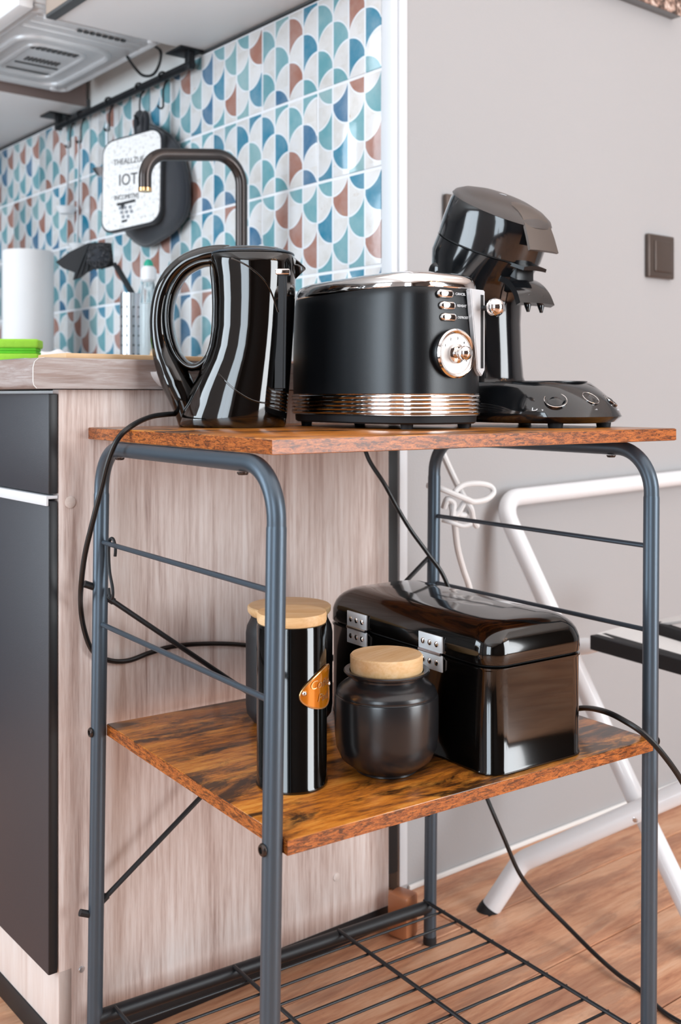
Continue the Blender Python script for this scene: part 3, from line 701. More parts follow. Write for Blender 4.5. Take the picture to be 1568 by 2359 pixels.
# screws
def screw(P, n, r=.0062):
    bm = B(); lathe(bm, [(r, 0), (r, .001), (r*.8, .0028), (r*.5, .003), (r*.45, .001)], 20)
    o = obj('screw', bm, 'faucet', rk); o.matrix_local = frame(P, Vector(n).orthogonal(), n); return o
for k, sx in (('FL', -1), ('BL', -1), ('FR', 1), ('BR', 1)):
    P = leg_xy(k, .4165); screw(P+Vector((sx*RT, 0, 0)), (sx, 0, 0))
for (k, b) in (('L', .06), ('L', .36), ('R', .06), ('R', .36)):
    P = leg_xy('F'+k, ZB-TK-2*RT); P.y = b; screw(P, (0, 0, -1), .0058)
# side rods
for side in 'LR':
    for z in (H-.181, H-.283):
        bm = B(); tube(bm, [leg_xy('F'+side, z), leg_xy('B'+side, z)], .0031, 10); obj('side_rod', bm, 'tube', rk)
# X brace at the back
def brace(k0, z0, k1, z1, dy):
    a = leg_xy(k0, z0); b = leg_xy(k1, z1); a.y += dy; b.y += dy
    bm = B(); tube(bm, [a, b], .0033, 10); tube(bm, [a-Vector((0, 0, 0)), a+Vector((0, .0, .0))+(b-a).normalized()*.02], .0045, 10); obj('cross_brace', bm, 'tube2', rk)
brace('BL', H-.245, 'BR', H-.640, -.0035); brace('BL', H-.640, 'BR', H-.240, .0035)
for (k, z) in (('BL', H-.237), ('BL', H-.645)):
    P = leg_xy(k, z); bm = B(); tube(bm, [P+Vector((-.008, .002, 0)), P+Vector((-.020, .003, .005))], .0045, 10); obj('brace_bolt', bm, 'tube2', rk)
# bottom rails and wire grid
ZG = H-.777
for kk in ('B', 'F'):
    bm = B(); tube(bm, [leg_xy(kk+'L', ZG), leg_xy(kk+'R', ZG)], .0092, 20); obj('bottom_rail', bm, 'tube2', rk)
g = ZG+.0085
for a in (.020, .190, .361, .5205):
    bm = B(); tube(bm, [(a, -.006, g), (a, .416, g)], .0026, 8); obj('cross_wire', bm, 'tube2', rk)
for i in range(12):
    b = .378-.0352*i*1.0
    bm = B(); tube(bm, [(.012, b, g-.0035), (.529, b, g-.0035)], .0018, 8); obj('shelf_wire', bm, 'tube2', rk)
# wire S-hook hanging on the upper side rod
bm = B(); P0 = leg_xy('BL', H-.181); by = .392
def hk(x, z): return Vector((P0.x+.0035, by, H-.181)) + Vector((0, -x, z))
tube(bm, smooth_path([hk(.012, -.014), hk(.013, -.004), hk(.006, .006), hk(-.004, .004), hk(-.008, -.010), hk(-.005, -.035), hk(.004, -.054), hk(.004, -.066), hk(-.004, -.066), hk(-.008, -.056)], 5), .0021, 8)
tag(obj('s_hook', bm, 'tube2', loc=O, rotz=TH), 'black wire S-hook hanging on the rack side rod', 'hook')

# ================================================================ KETTLE
kc = at(535, 985, 1.385); kc.z = ZB
KR = -.05
ke = thing('electric_kettle', 'glossy black jug kettle with loop handle and dark side strip', 'kettle', kc, KR)
ks = 1.385/FPX
kx = lambda px: (px-535)*ks
kz = lambda y: (988-y)*ks
secs = []
for (y, l, r, dep) in ((987, 422, 656, .066), (981, 416, 659, .068), (960, 420, 661, .068), (935, 430, 663, .067), (910, 438, 665, .066), (885, 449, 667, .065), (860, 461, 669, .064), (835, 474, 671, .0635), (805, 485, 673, .063), (760, 493, 676, .062), (700, 494, 679, .061), (650, 492, 681, .060), (620, 488, 682, .060), (600, 486, 680, .058), (588, 492, 672, .052), (580, 510, 650, .040), (576, 535, 625, .024)):
    c = (kx(l)+kx(r))/2; secs.append(sup((kx(r)-kx(l))/2, dep*.98, 2.15, kz(y), 64, c, 0))
bm = B(); loft(bm, secs); kb = obj('body', bm, 'gloss', ke, ang=60)
# handle loop
hp_ = [(530, 587), (500, 589), (465, 596), (428, 611), (396, 640), (375, 680), (366, 726), (367, 772), (376, 815), (391, 853), (408, 888), (424, 922), (434, 955), (440, 984)]
hr = [.010, .0115, .0122, .0125, .0125, .0122, .0120, .0128, .0150, .0185, .0205, .0200, .0180, .0155]
path = smooth_path([(kx(x), 0, kz(y)) for x, y in hp_], 6); rad = []
for i in range(len(hr)-1):
    for k in range(6): rad.append(hr[i]+(hr[i+1]-hr[i])*k/6)
rad.append(hr[-1])
bm = B()
tube(bm, path, rad, 20, flat=(1.0, 1.35)); obj('handle', bm, 'gloss', ke, ang=80)
# inner grip along the hole, joining bowl of the handle to the body
ip = [(495, 608), (462, 612), (424, 634), (398, 676), (388, 726), (392, 776), (406, 818), (430, 846), (456, 850), (480, 830), (494, 790), (499, 730), (498, 668), (494, 630)]
bm = B(); tube(bm, smooth_path([(kx(x), 0, kz(y)) for x, y in ip]+[(kx(495), 0, kz(608))], 5)[:-1], .0058, 12, closed=True, flat=(1, 3.0)); obj('inner_grip', bm, 'gloss', ke, ang=80)
# spout
bm = B()
sx0 = kx(655)
rings = []
for (t, hw, z0, z1) in ((0, .026, kz(668), kz(588)), (.4, .019, kz(655), kz(597)), (.75, .010, kz(638), kz(610)), (1.0, .002, kz(627), kz(622))):
    x = sx0+t*(kx(704)-sx0)
    rings.append([(x, -hw, z1-.002), (x, -hw*.5, z1), (x, hw*.5, z1), (x, hw, z1-.002), (x, hw*.8, z0*.4+z1*.6), (x, 0, z0), (x, -hw*.8, z0*.4+z1*.6)])
loft(bm, rings); obj('spout', bm, 'gloss', ke, ang=70)
# matt dark side strip with chrome clip
bm = B(); gy = -.0455
prism(bm, [(kx(643), kz(640)), (kx(672), kz(640)), (kx(668), kz(905)), (kx(640), kz(905))], lambda x, y, h: (x-.002, gy+h, y), .012)
bmesh.ops.bevel(bm, geom=list(bm.edges), offset=.003, segments=3, affect='EDGES')
obj('side_strip', bm, 'matt_black', ke)['label'] = 'matt dark side strip'
bm = B(); box(bm, kx(648)-.004, kx(683)-.004, gy-.003, gy+.012, kz(648), kz(634), bev=.002); obj('strip_clip', bm, 'chrome', ke)
# crease lines
def crease(pts, secs_=secs):
    out = []
    for x, y in smooth_path([Vector((a, b, 0)) for a, b in pts], 6) and [(v.x, v.y) for v in smooth_path([Vector((a, b, 0)) for a, b in pts], 6)]:
        z = kz(y); i = 0
        for j in range(len(secs)-1):
            if secs[j][0][2] <= z <= secs[j+1][0][2]: i = j
        s0 = secs[i]; s1 = secs[i+1]; f = (z-s0[0][2])/max(1e-6, s1[0][2]-s0[0][2])
        cx0 = sum(p[0] for p in s0)/64; cx1 = sum(p[0] for p in s1)/64; cxx = cx0+(cx1-cx0)*f
        rx0 = max(p[0] for p in s0)-cx0; rx1 = max(p[0] for p in s1)-cx1; rx = rx0+(rx1-rx0)*f
        ry0 = max(p[1] for p in s0); ry1 = max(p[1] for p in s1); ry = ry0+(ry1-ry0)*f
        u_ = min(.97, abs((kx(x)-cxx)/rx)); yy = ry*(1-u_**2.15)**(1/2.15)
        out.append(Vector((kx(x), -yy-.0002, z)))
    return out
for pts in ([(548, 612), (590, 634), (628, 672), (650, 730)], [(520, 868), (560, 905), (600, 928), (640, 934)]):
    bm = B(); tube(bm, crease(pts), .0011, 8); obj('crease', bm, 'gloss', kb)
bm = B(); tube(bm, [(p[0], p[1], kz(592)) for p in sup((kx(676)-kx(490))/2, .056, 2.15, 0, 64, (kx(676)+kx(490))/2, 0)], .0012, 8, closed=True); obj('lid_seam', bm, 'tube', ke)
bm = B(); box(bm, kx(409), kx(432), -.007, .007, kz(970), kz(944), bev=.002); obj('cord_grip', bm, 'rubber', ke)
kM = Matrix.Translation(kc) @ Matrix.Rotation(KR, 4, 'Z'); kettle_plug = kM @ Vector((kx(411), 0, kz(958)))

# ================================================================ TOASTER
ta, tb_ = .3235, .262
to = thing('toaster', 'matt black two slice toaster with chrome ribbed band and dial', 'toaster', cart(ta, tb_, ZB), TH)
RX, RY, NN = .0775, .141, 3.4
def tsec(k, z): return sup(RX*k, RY*(1-(1-k)*RX/RY), NN, z, 96)
bm = B(); loft(bm, [tsec(k, z) for k, z in ((.93, .006), (.965, .008), (.97, .016))]); obj('base_plate', bm, 'rubber', to)
prof = [(.985, .0155), (1.02, .0165)]
for i in range(5):
    z = .0175+i*.0048; prof += [(1.012, z), (1.028, z+.0012), (1.028, z+.0034), (1.012, z+.0046)]
prof += [(1.02, .0425), (1.0, .0432)]
bm = B(); loft(bm, [tsec(k, z) for k, z in prof]); obj('ribbed_band', bm, 'chrome', to, ang=50)
bp = [(1.0, .0425), (1.004, .07), (1.0, .11), (.99, .145), (.978, .160), (.962, .169), (.93, .173)]
bm = B(); loft(bm, [tsec(k, z) for k, z in bp]); obj('shell', bm, 'satin', to, ang=60)
bm = B(); loft(bm, [tsec(k, z) for k, z in ((.945, .1685), (.966, .1695), (.966, .1725), (.955, .1765), (.935, .1815), (.90, .1850), (.82, .1880), (.70, .1900), (.3, .1912))]); obj('top_rim', bm, 'chrome', to, ang=60)
for x in (-.022, .022):
    bm = B(); box(bm, x-.012, x+.012, -.095, .095, .185, .1921, bev=.003); obj('bread_slot', bm, 'dark', to)
for x, y in ((-.045, -.11), (.045, -.11), (-.045, .11), (.045, .11)):
    bm = B(); lathe(bm, [(.007, 0), (.008, .007)], 16, (x, y, 0)); obj('foot', bm, 'rubber', to)
tM = Matrix.Translation(cart(ta, tb_, ZB)) @ Matrix.Rotation(TH, 4, 'Z')
def tsurf(px, z, k=1.0):          # front-end surface point seen at column px
    best = None
    for i in range(0, 4000):
        t = -pi*.98+ i/4000*pi*.98*1.0
        c, s = cos(t), sin(t)
        x = RX*k*math.copysign(abs(c)**(2/NN), c); y = RY*math.copysign(abs(s)**(2/NN), s)
        wp = tM @ Vector((x, y, z)); n = Vector((math.copysign(abs(x/RX)**(NN-1), x)/RX, math.copysign(abs(y/RY)**(NN-1), y)/RY, 0)).normalized()
        nw = tM.to_3x3() @ n
        if nw.dot(-Vector((wp.x, wp.y, 0)).normalized()) < .05: continue
        p_ = CX+FPX*wp.x/wp.y
        if best is None or abs(p_-px) < best[0]: best = (abs(p_-px), Vector((x, y, z)), n, wp.y)
    return best[1], best[2], best[3]
def tz(y, d): return H-(y-YH)*d/FPX-ZB
P, n, d = tsurf(1040, .09); zd = tz(815, d); P.z = zd
fr = frame(P-n*.003, Vector((-n.y, n.x, 0)), n)
def on(fr_, bm, name, mat, par=to, ang=45): o = obj(name, bm, mat, par, ang=ang); o.matrix_local = fr_; return o
bm = B(); lathe(bm, [(.0285, 0), (.0295, .008), (.0290, .009)], 48); dial = on(fr, bm, 'dial', 'satin'); dial['label'] = 'browning dial with chrome ring'
def child(bm, name, mat, par, m=Matrix()): o = obj(name, bm, mat, par, ang=50); o.matrix_local = m; return o
bm = B(); lathe(bm, [(.0290, .008), (.0295, .0115), (.0275, .0135), (.0245, .0125), (.0235, .0105), (.0235, .009)], 48); child(bm, 'chrome_ring', 'chrome', dial)
bm = B(); lathe(bm, [(.0238, .0085), (.0238, .0100), (.001, .0101)], 48); child(bm, 'dial_face', 'dialface', dial)
bm = B(); lathe(bm, [(.0115, .0100), (.0115, .0135), (.0090, .015), (.006, .0155), (.0055, .020), (.008, .0225), (.0088, .0265), (.0075, .031), (.004, .0335), (.0005, .0345)], 32); child(bm, 'knob', 'chrome', dial)
for i in range(7):
    a = radians(150-i*35); text('dial_mark', str(i+1) if i < 6 else '.', .004, 'ink', dial, Matrix.Translation((.0185*cos(a), .0185*sin(a), .0103)), .0001)
for (px, y, lx, ltxt) in ((1025, 677, 1060, 'CANCEL'), (1030, 704, 1063, 'REHEAT'), (1032, 731, 1066, 'DEFROST')):
    P, n, d = tsurf(px, .15); P.z = tz(y, d); fr = frame(P-n*.001, Vector((-n.y, n.x, 0)), n)
    bm = B(); hw, hh = .0115, .0046
    pts = [(hw-hh+hh*cos(radians(a)), hh*sin(radians(a))) for a in range(-90, 91, 15)]+[(-hw+hh+hh*cos(radians(a)), hh*sin(radians(a))) for a in range(90, 271, 15)]
    loft(bm, [[(x*k, y_*k, h) for x, y_ in pts] for k, h in ((1.06, 0), (1.06, .0022), (.95, .0042), (.7, .005))]); on(fr, bm, 'button', 'chrome')
    P, n, d = tsurf(lx, .15); P.z = tz(y+1, d); fr = frame(P+n*.0002, Vector((-n.y, n.x, 0)), n)
    text('button_label', ltxt, .0042, 'print', to, fr, .0002)
# lever plate
P, n, d = tsurf(1094, .12); z1 = tz(668, d); z0 = tz(860, d); P.z = (z0+z1)/2
P2, n2, d2 = tsurf(1089, .12); fr = frame(P-n2*.003+Vector((0,-.002,0)), Vector((-n2.y, n2.x, 0)), n2); hh = (z1-z0)/2
bm = B(); prism(bm, [(-.019, hh), (.013, hh), (.013, -hh+.004), (.006, -hh-.004), (-.004, -hh+.004)], lambda x, y, h: (x, y, h), .0075)
bmesh.ops.bevel(bm, geom=list(bm.edges), offset=.0012, segments=2, affect='EDGES'); lp = on(fr, bm, 'lever_plate', 'silver2')
bm = B(); box(bm, .003, .0085, -hh+.006, hh-.006, .0070, .0082, bev=.0003); child(bm, 'lever_slot', 'dark', lp)
zk = tz(710, d)-P.z
bm = B(); tube(bm, [(.0058, zk, .004), (.0058, zk, .018)], .0032, 12); child(bm, 'lever_stem', 'tube2', lp)
bm = B(); bmesh.ops.create_uvsphere(bm, u_segments=28, v_segments=16, radius=.0115); child(bm, 'lever_knob', 'chrome', lp, Matrix.Translation((.0058, zk, .0265)))

# ================================================================ COFFEE MACHINE   (local x = towards its front)
mc = Vector((.257, 1.42, ZB)); WA = atan2(-.785, .62)
cm = thing('coffee_pod_machine', 'glossy black pod coffee machine with tilted head', 'coffee machine', mc, WA)
def el(cx_, z, rx, ry, tilt=0, n=2.0, seg=64):
    t = radians(tilt); return [(cx_+x*cos(t), y, z-x*sin(t)) for x, y, _ in sup(rx, ry, n, 0, seg)]
base = [el(.0, .0055, .102, .076, 0, 2.3), el(.0, .007, .110, .084, 0, 2.3), el(.002, .014, .117, .089, 0, 2.3), el(.0, .022, .114, .088, 0, 2.3), el(-.005, .038, .104, .084, 0, 2.3), el(-.010, .050, .092, .079, 0, 2.3), el(-.013, .0575, .083, .075, 0, 2.3), el(-.013, .0582, .079, .072, 0, 2.3)]
bm = B(); loft(bm, base); cbase = obj('base', bm, 'gloss_m', cm, ang=60)
bm = B(); lathe(bm, [(.060, .0575), (.060, .0592), (.056, .0592), (.055, .0585), (.002, .0585)], 48, (.012, 0, 0)); obj('drip_grid', bm, 'satin', cm)
col_ = [el(-.085, .056, .052, .056), el(-.083, .066, .046, .051), el(-.083, .10, .043, .048), el(-.085, .14, .043, .049), el(-.090, .165, .048, .054, 3), el(-.097, .190, .062, .060, 8), el(-.100, .212, .074, .064, 14), el(-.095, .230, .080, .065, 20), el(-.084, .2455, .0805, .065, 24)]
bm = B(); loft(bm, col_); obj('column', bm, 'gloss_m', cm, ang=60)
bm = B(); loft(bm, [el(-.0835, .246, .078, .063, 24), el(-.0825, .248, .078, .063, 24)]); obj('lid_gap', bm, 'dark', cm)
lid = [el(-.082, .2480, .081, .066, 24), el(-.072, .268, .0808, .0658, 25), el(-.061, .290, .0795, .0645, 27), el(-.058, .2965, .0775, .0625, 27)]
bm = B(); loft(bm, lid); lo = obj('lid_band', bm, 'gloss_m', cm, ang=60)
dome = [el(-.058, .2966, .0790, .0640, 27), el(-.056, .3010, .0755, .061, 27), el(-.054, .3070, .063, .051, 27), el(-.052, .3115, .042, .034, 27), el(-.051, .3135, .015, .012, 27)]
bm = B(); loft(bm, dome); obj('lid_top', bm, 'lidgrey', cm, ang=70)['label'] = 'domed warm grey lid top'
# handle strip: curved plate on the lid going down over the front
def strip(name, prof, widths, th, mat, ang=60):
    bm = B(); secs_ = []
    n = len(prof)
    for i, (x, z) in enumerate(prof):
        x0, z0 = prof[max(i-1, 0)]; x1, z1 = prof[min(i+1, n-1)]; t_ = Vector((x1-x0, 0, z1-z0)).normalized(); nn = Vector((-t_.z, 0, t_.x)); w_ = widths[i]
        s = []
        for k in range(9): yv = -w_+2*w_*k/8; s.append(Vector((x, yv, z))+nn*(.0-(yv/w_)**2*.0025))
        for k in range(8, -1, -1): yv = -w_+2*w_*k/8; s.append(Vector((x, yv, z))-nn*(th+(yv/w_)**2*.0012))
        secs_.append(s)
    loft(bm, secs_); return obj(name, bm, mat, cm, ang=ang)
sp_ = [(v.x, v.z) for v in smooth_path([(-.028, 0, .3015), (-.012, 0, .2925), (.003, 0, .278), (.013, 0, .257), (.021, 0, .231)], 4)]
strip('lid_handle', sp_, [.021+.007*i/(len(sp_)-1) for i in range(len(sp_))], .005, 'bronze')
sp2 = [(v.x, v.z) for v in smooth_path([(-.050, 0, .229), (-.020, 0, .221), (.004, 0, .212)], 4)]
strip('drip_lip', sp2, [.030-.008*i/(len(sp2)-1) for i in range(len(sp2))], .006, 'satin')
sp3 = [(v.x, v.z) for v in smooth_path([(-.062, 0, .206), (-.038, 0, .205), (-.015, 0, .196), (.001, 0, .180), (.009, 0, .163)], 4)]
strip('spout_hood', sp3, [.028+.006*i/(len(sp3)-1) for i in range(len(sp3))], .009, 'gloss_m')
bm = B(); box(bm, -.060, -.014, -.018, .018, .180, .222, bev=.005); obj('brew_block', bm, 'satin', cm)
for y in (-.013, .013):
    bm = B(); tube(bm, [(-.001, y, .173), (.001, y, .159), (.0015, y, .151)], [.0055, .0045, .002], 12); obj('nozzle', bm, 'gloss_m', cm)
bm = B(); tube(bm, smooth_path([(-.13, -.055, .255), (-.16, -.045, .24), (-.165, -.03, .20)], 4), .0045, 10)
bm.free()
bm = B(); lathe(bm, [(.011, 0), (.011, .002), (.008, .0035), (.001, .0036)], 28); o = obj('tank_button', bm, 'gloss_m', cm); o.matrix_local = frame((-.128, -.0590, .214), (1, 0, 0), (-.5, -1, 0))
# buttons on the front lip
def cmf(ang, t):      # point on base shell: ang around, t along height between rings 3..5
    i = 3; a = radians(ang)
    best = min(range(64), key=lambda k: abs(atan2(base[4][k][1], base[4][k][0]+.004)-a)); p0 = Vector(base[3][best]); p1 = Vector(base[5][best])
    p = p0.lerp(p1, t); nrm = Vector((p.x*.9, p.y*1.2, 0)).normalized()*.62+Z*.78; return p, nrm.normalized()
for (a, t, r) in ((-34, .42, .0125), (-6, .50, .010), (22, .42, .0105)):
    p, n = cmf(a, t); bm = B(); lathe(bm, [(r*1.15, -.003), (r*1.15, .0016), (r, .0022), (r*.75, .0006), (r*.70, .0008), (r*.4, .0030), (.0005, .0036)], 32)
    b_ = obj('button', bm, 'gloss_m', cm); b_.matrix_local = frame(p, (-n.y, n.x, 0), n)
    bm = B(); tube(bm, [(r*1.12*cos(q*pi/16), r*1.12*sin(q*pi/16), .0018) for q in range(32)], .0005, 6, closed=True); child(bm, 'button_ring', 'chrome', b_)
for (a, s_t, sz) in ((-46, 'D v', .011), (-9, 'PODMAKER', .0058), (24, 'D4', .011)):
    p, n = cmf(a, .10); p2 = p+n*.0012-Z*.002; text('print_mark', s_t if s_t != 'PODMAKER' else 'autoff', sz, 'print', cm, frame(p2, (-n.y, n.x, 0), n), .0002)
text('print_mark', 'coffee', .010, 'print', cm, frame((-.060, .0, .3180), (sin(radians(90)), 0, -.36), (.36, 0, .93)), .0002)
for (x, y) in ((.075, -.045), (.075, .05), (-.07, -.06), (-.07, .06)):
    bm = B(); lathe(bm, [(.009, 0), (.010, .007)], 16, (x, y, 0)); obj('foot', bm, 'rubber', cm)

# ================================================================ LOWER SHELF THINGS
ZS = H-.409
# front glossy canister with copper tag
c1 = at(672, 1833, 1.133); c1.z = ZS
cn = thing('glossy_canister', 'tall glossy black canister with wooden lid and copper tag', 'canister', c1)
R1 = .0372; Hc = .170
bm = B(); lathe(bm, [(.0375, 0), (.0382, .001), (.0382, .0035), (R1, .005), (R1, Hc-.003), (R1*.985, Hc), (R1*.9, Hc)], 64); obj('body', bm, 'tin', cn)
bm = B(); lathe(bm, [(R1*.93, Hc-.004), (R1*.94, Hc), (R1*.98, Hc+.001), (R1*.995, Hc+.003), (R1*.995, Hc+.0095), (R1*.97, Hc+.0115), (.001, Hc+.0118)], 64); obj('lid', bm, 'lid_wood', cn)
# curved copper tag facing right of the camera
zt_ = .105; a_t = -pi/2+radians(58)
def tagpt(x, y, h): a = a_t+x/R1; r = R1+.0006+h; return Vector((r*cos(a), r*sin(a), zt_+y))
def egg(k):
    out = []
    for i in range(40):
        t = 2*pi*i/40; x = cos(t)*.0285; y = sin(t)*.0205*(1+.28*cos(t)) + .004*cos(t)
        out.append((x*k, y*k))
    return out
bm = B(); nr = 8; vs = [[bm.verts.new(tagpt(x, y, .0012)) for x, y in egg(max(k/nr, .02))] for k in range(nr+1)]
for a_, b_ in zip(vs, vs[1:]): bridge(bm, a_, b_)
cap(bm, vs[0]); ob_ = ring(bm, [tagpt(x, y, -.0004) for x, y in egg(1)]); bridge(bm, vs[-1], ob_)
tg = obj('copper_tag', bm, 'copper', cn, ang=70)
bm = B(); tube(bm, [tagpt(x, y, .0014) for x, y in egg(.985)], .0008, 6, closed=True); obj('raised_rim', bm, 'copper_rim', tg)
for x in (-.0235, .0235):
    bm = B(); bmesh.ops.create_uvsphere(bm, u_segments=14, v_segments=8, radius=.0030); obj('rivet', bm, 'chrome', tg, loc=tagpt(x, -.001, .0008))
def curved_text(body, x, y, size):
    cu = bpy.data.curves.new('t', 'FONT'); cu.body = body; cu.size = size; cu.extrude = .0001; cu.shear = .25; cu.align_x = 'CENTER'; cu.align_y = 'CENTER'; cu.resolution_u = 3
    tmp = bpy.data.objects.new('t', cu); C.objects.link(tmp); me = bpy.data.meshes.new_from_object(tmp.evaluated_get(bpy.context.evaluated_depsgraph_get())); bpy.data.objects.remove(tmp)
    for v in me.vertices: v.co = tagpt(v.co.x+x, v.co.y+y, .0018+v.co.z)
    me.materials.clear(); me.materials.append(M['copper_rim']); o = bpy.data.objects.new('engraved_word', me); C.objects.link(o); o.parent = tg
curved_text('Coffee', -.001, .006, .0125); curved_text('Pads', .002, -.0085, .0115)
# rear matt canister
c2 = at(666, 1690, 1.352); c2.z = ZS; R2 = .0548
cn2 = thing('matt_canister', 'wide matt black canister with wooden lid behind the glossy one', 'canister', c2)
bm = B(); lathe(bm, [(.040, 0), (.047, .003), (.0535, .012), (R2, .022), (R2, .112), (.0535, .120), (.050, .127), (.0485, .130), (.0485, .1345), (.045, .1345)], 64); obj('body', bm, 'matt_black', cn2)
bm = B(); lathe(bm, [(.046, .133), (.049, .1345), (.0525, .139), (.0528, .1445), (.051, .146), (.001, .1462)], 64); obj('lid', bm, 'lid_wood', cn2)
# ceramic jar with thick lid
c3 = at(890, 1808, 1.172); c3.z = ZS
cj = thing('ceramic_jar', 'round squat black ceramic jar with thick wooden plug lid', 'jar', c3)
pj = [(.030, 0), (.0335, .0012), (.0335, .003), (.038, .006), (.0495, .015), (.0550, .027), (.0567, .040), (.0570, .058), (.0568, .0815), (.0563, .0835), (.0553, .0838), (.0548, .0846), (.0552, .0862), (.0535, .0905), (.0485, .0950), (.0428, .0985), (.0400, .1025), (.0402, .1045), (.0430, .1060), (.0468, .1078), (.0474, .1095), (.0462, .1108), (.041, .1100), (.039, .106)]
bm = B(); lathe(bm, pj, 72); obj('body', bm, 'jar_black', cj, ang=40)
bm = B(); lathe(bm, [(.038, .105), (.0398, .1105), (.0400, .1255), (.0385, .1272), (.001, .1274)], 64)
o = obj('lid', bm, 'lid_wood', cj); o.rotation_euler = (0, 0, .9)
# bread bin
bb = thing('bread_bin', 'glossy black tin bread bin with hinged rounded lid', 'bread bin', cart(.345, .154, ZS), TH)
BW, BL = .0755, .158     # half sizes (u, v)
def rrs(w, l, r, z, n=8, sh=0):
    out = []
    for (sx, sy, a0) in ((1, 1, 0), (-1, 1, 90), (-1, -1, 180), (1, -1, 270)):
        for k in range(n+1): a = radians(a0+90*k/n); out.append((sx*(w-r)+r*cos(a), sy*(l-r)+r*sin(a), z))
    return out
bm = B(); loft(bm, [rrs(BW-.002, BL-.002, .024, 0), rrs(BW+.0008, BL+.0008, .026, .001), rrs(BW+.0008, BL+.0008, .026, .0035), rrs(BW, BL, .026, .005), rrs(BW, BL, .026, .112), rrs(BW+.001, BL+.001, .026, .1135), rrs(BW+.001, BL+.001, .026, .1155), rrs(BW-.002, BL-.002, .024, .1165)]); obj('body', bm, 'tin', bb, ang=40)
bm = B(); loft(bm, [rrs(BW-.004, BL-.004, .023, .1155), rrs(BW-.004, BL-.004, .023, .1195)]); obj('seam', bm, 'dark', bb)
ls = [rrs(BW+.0005, BL+.0005, .027, .1185), rrs(BW+.0012, BL+.0012, .027, .1195), rrs(BW+.0008, BL+.0008, .027, .134)]
for k in range(1, 9):
    a = radians(90*k/8); ins = .034*(1-cos(a)); zz = .134+.028*sin(a); ls.append(rrs(BW-ins, BL-ins, max(.027-ins*.25, .012), zz))
ls.append(rrs(BW-.05, BL-.06, .01, .1645))
bm = B(); loft(bm, ls); obj('lid', bm, 'tin', bb, ang=60)
for vy in (.084, -.060):
    hg = B(); box(hg, -BW-.0032, -BW-.0012, vy-.021, vy+.021, .1195, .138, bev=.0004); box(hg, -BW-.0032, -BW-.0012, vy-.021, vy+.021, .098, .1165, bev=.0004)
    hgo = obj('hinge', hg, 'galv', bb); bm = B(); tube(bm, [(-BW-.0035, vy-.0195, .118), (-BW-.0035, vy+.0195, .118)], .0021, 10); obj('hinge_pin', bm, 'silver', hgo)
    for j in (-.012, 0, .012):
        for z in (.1285, .1075):
            bm = B(); lathe(bm, [(.0036, 0), (.0033, .0012), (.002, .0020), (.0005, .0022)], 14); o = obj('rivet', bm, 'chrome', hgo); o.matrix_local = frame((-BW-.0032, vy+j, z), (0, 1, 0), (-1, 0, 0))

# ================================================================ CORDS
def cord(name, pts, r, mat, lab, cat='cable', n=8, par=None, pm=None):
    bm = B(); tube(bm, smooth_path(pts, n), r, 10); o = obj(name, bm, mat)
    if par: o.parent = par; o.matrix_parent_inverse = pm.inverted(); return o
    return tag(o, lab, cat)
def pan(x, y, off=.0075): P = kit_p(QP-off, x, 0)[0]; return at(x, y, P.y)
cord('kettle_cord', [kettle_plug, at(380, 955, 1.36), at(345, 961, 1.33), at(305, 980, 1.268), at(272, 1010, 1.25), at(250, 1060, 1.255), at(232, 1130, 1.265), at(214, 1200, 1.275), at(196, 1275, 1.29), at(187, 1345, 1.305), pan(186, 1400, .012), pan(195, 1455), pan(214, 1500), pan(250, 1521), pan(295, 1522), pan(345, 1504), pan(400, 1489), pan(480, 1483), pan(560, 1486), pan(640, 1500), pan(720, 1560), pan(760, 1700), pan(770, 1850)], .0033, 'cord', '', par=ke, pm=kM)
cord('appliance_cord', [at(1290, 1640, 1.36), at(1345, 1631, 1.33), at(1395, 1640, 1.27), at(1440, 1662, 1.245), at(1485, 1693, 1.235), at(1530, 1742, 1.235), at(1575, 1808, 1.25), at(1640, 1930, 1.3), at(1690, 2200, 1.4), at(1700, 2320, 1.452)], .0034, 'cord', 'black cord arching over the lower shelf at the right leg')
cord('floor_cord', [at(1080, 1740, 1.66), at(1125, 1848, 1.62), at(1160, 1930, 1.62), at(1195, 2010, 1.63), at(1235, 2062, 1.64), at(1300, 2128, 1.62), at(1370, 2198, 1.575), at(1425, 2246, 1.525), Vector(((1475-CX)/FPX*1.494, 1.494, .0036)), Vector(((1530-CX)/FPX*1.44, 1.44, .0036)), Vector(((1600-CX)/FPX*1.40, 1.40, .0036))], .0033, 'cord', 'black cord falling from behind the rack to the floor')
cord('power_cord', [at(820, 975, 1.50), at(833, 1010, 1.53), at(850, 1060, 1.53), at(885, 1115, 1.53), at(912, 1165, 1.535), at(945, 1220, 1.54), at(985, 1275, 1.545), at(1025, 1335, 1.55), at(1060, 1450, 1.56), at(1090, 1640, 1.6), at(1110, 1800, 1.62)], .0031, 'cord', '', par=to, pm=tM)
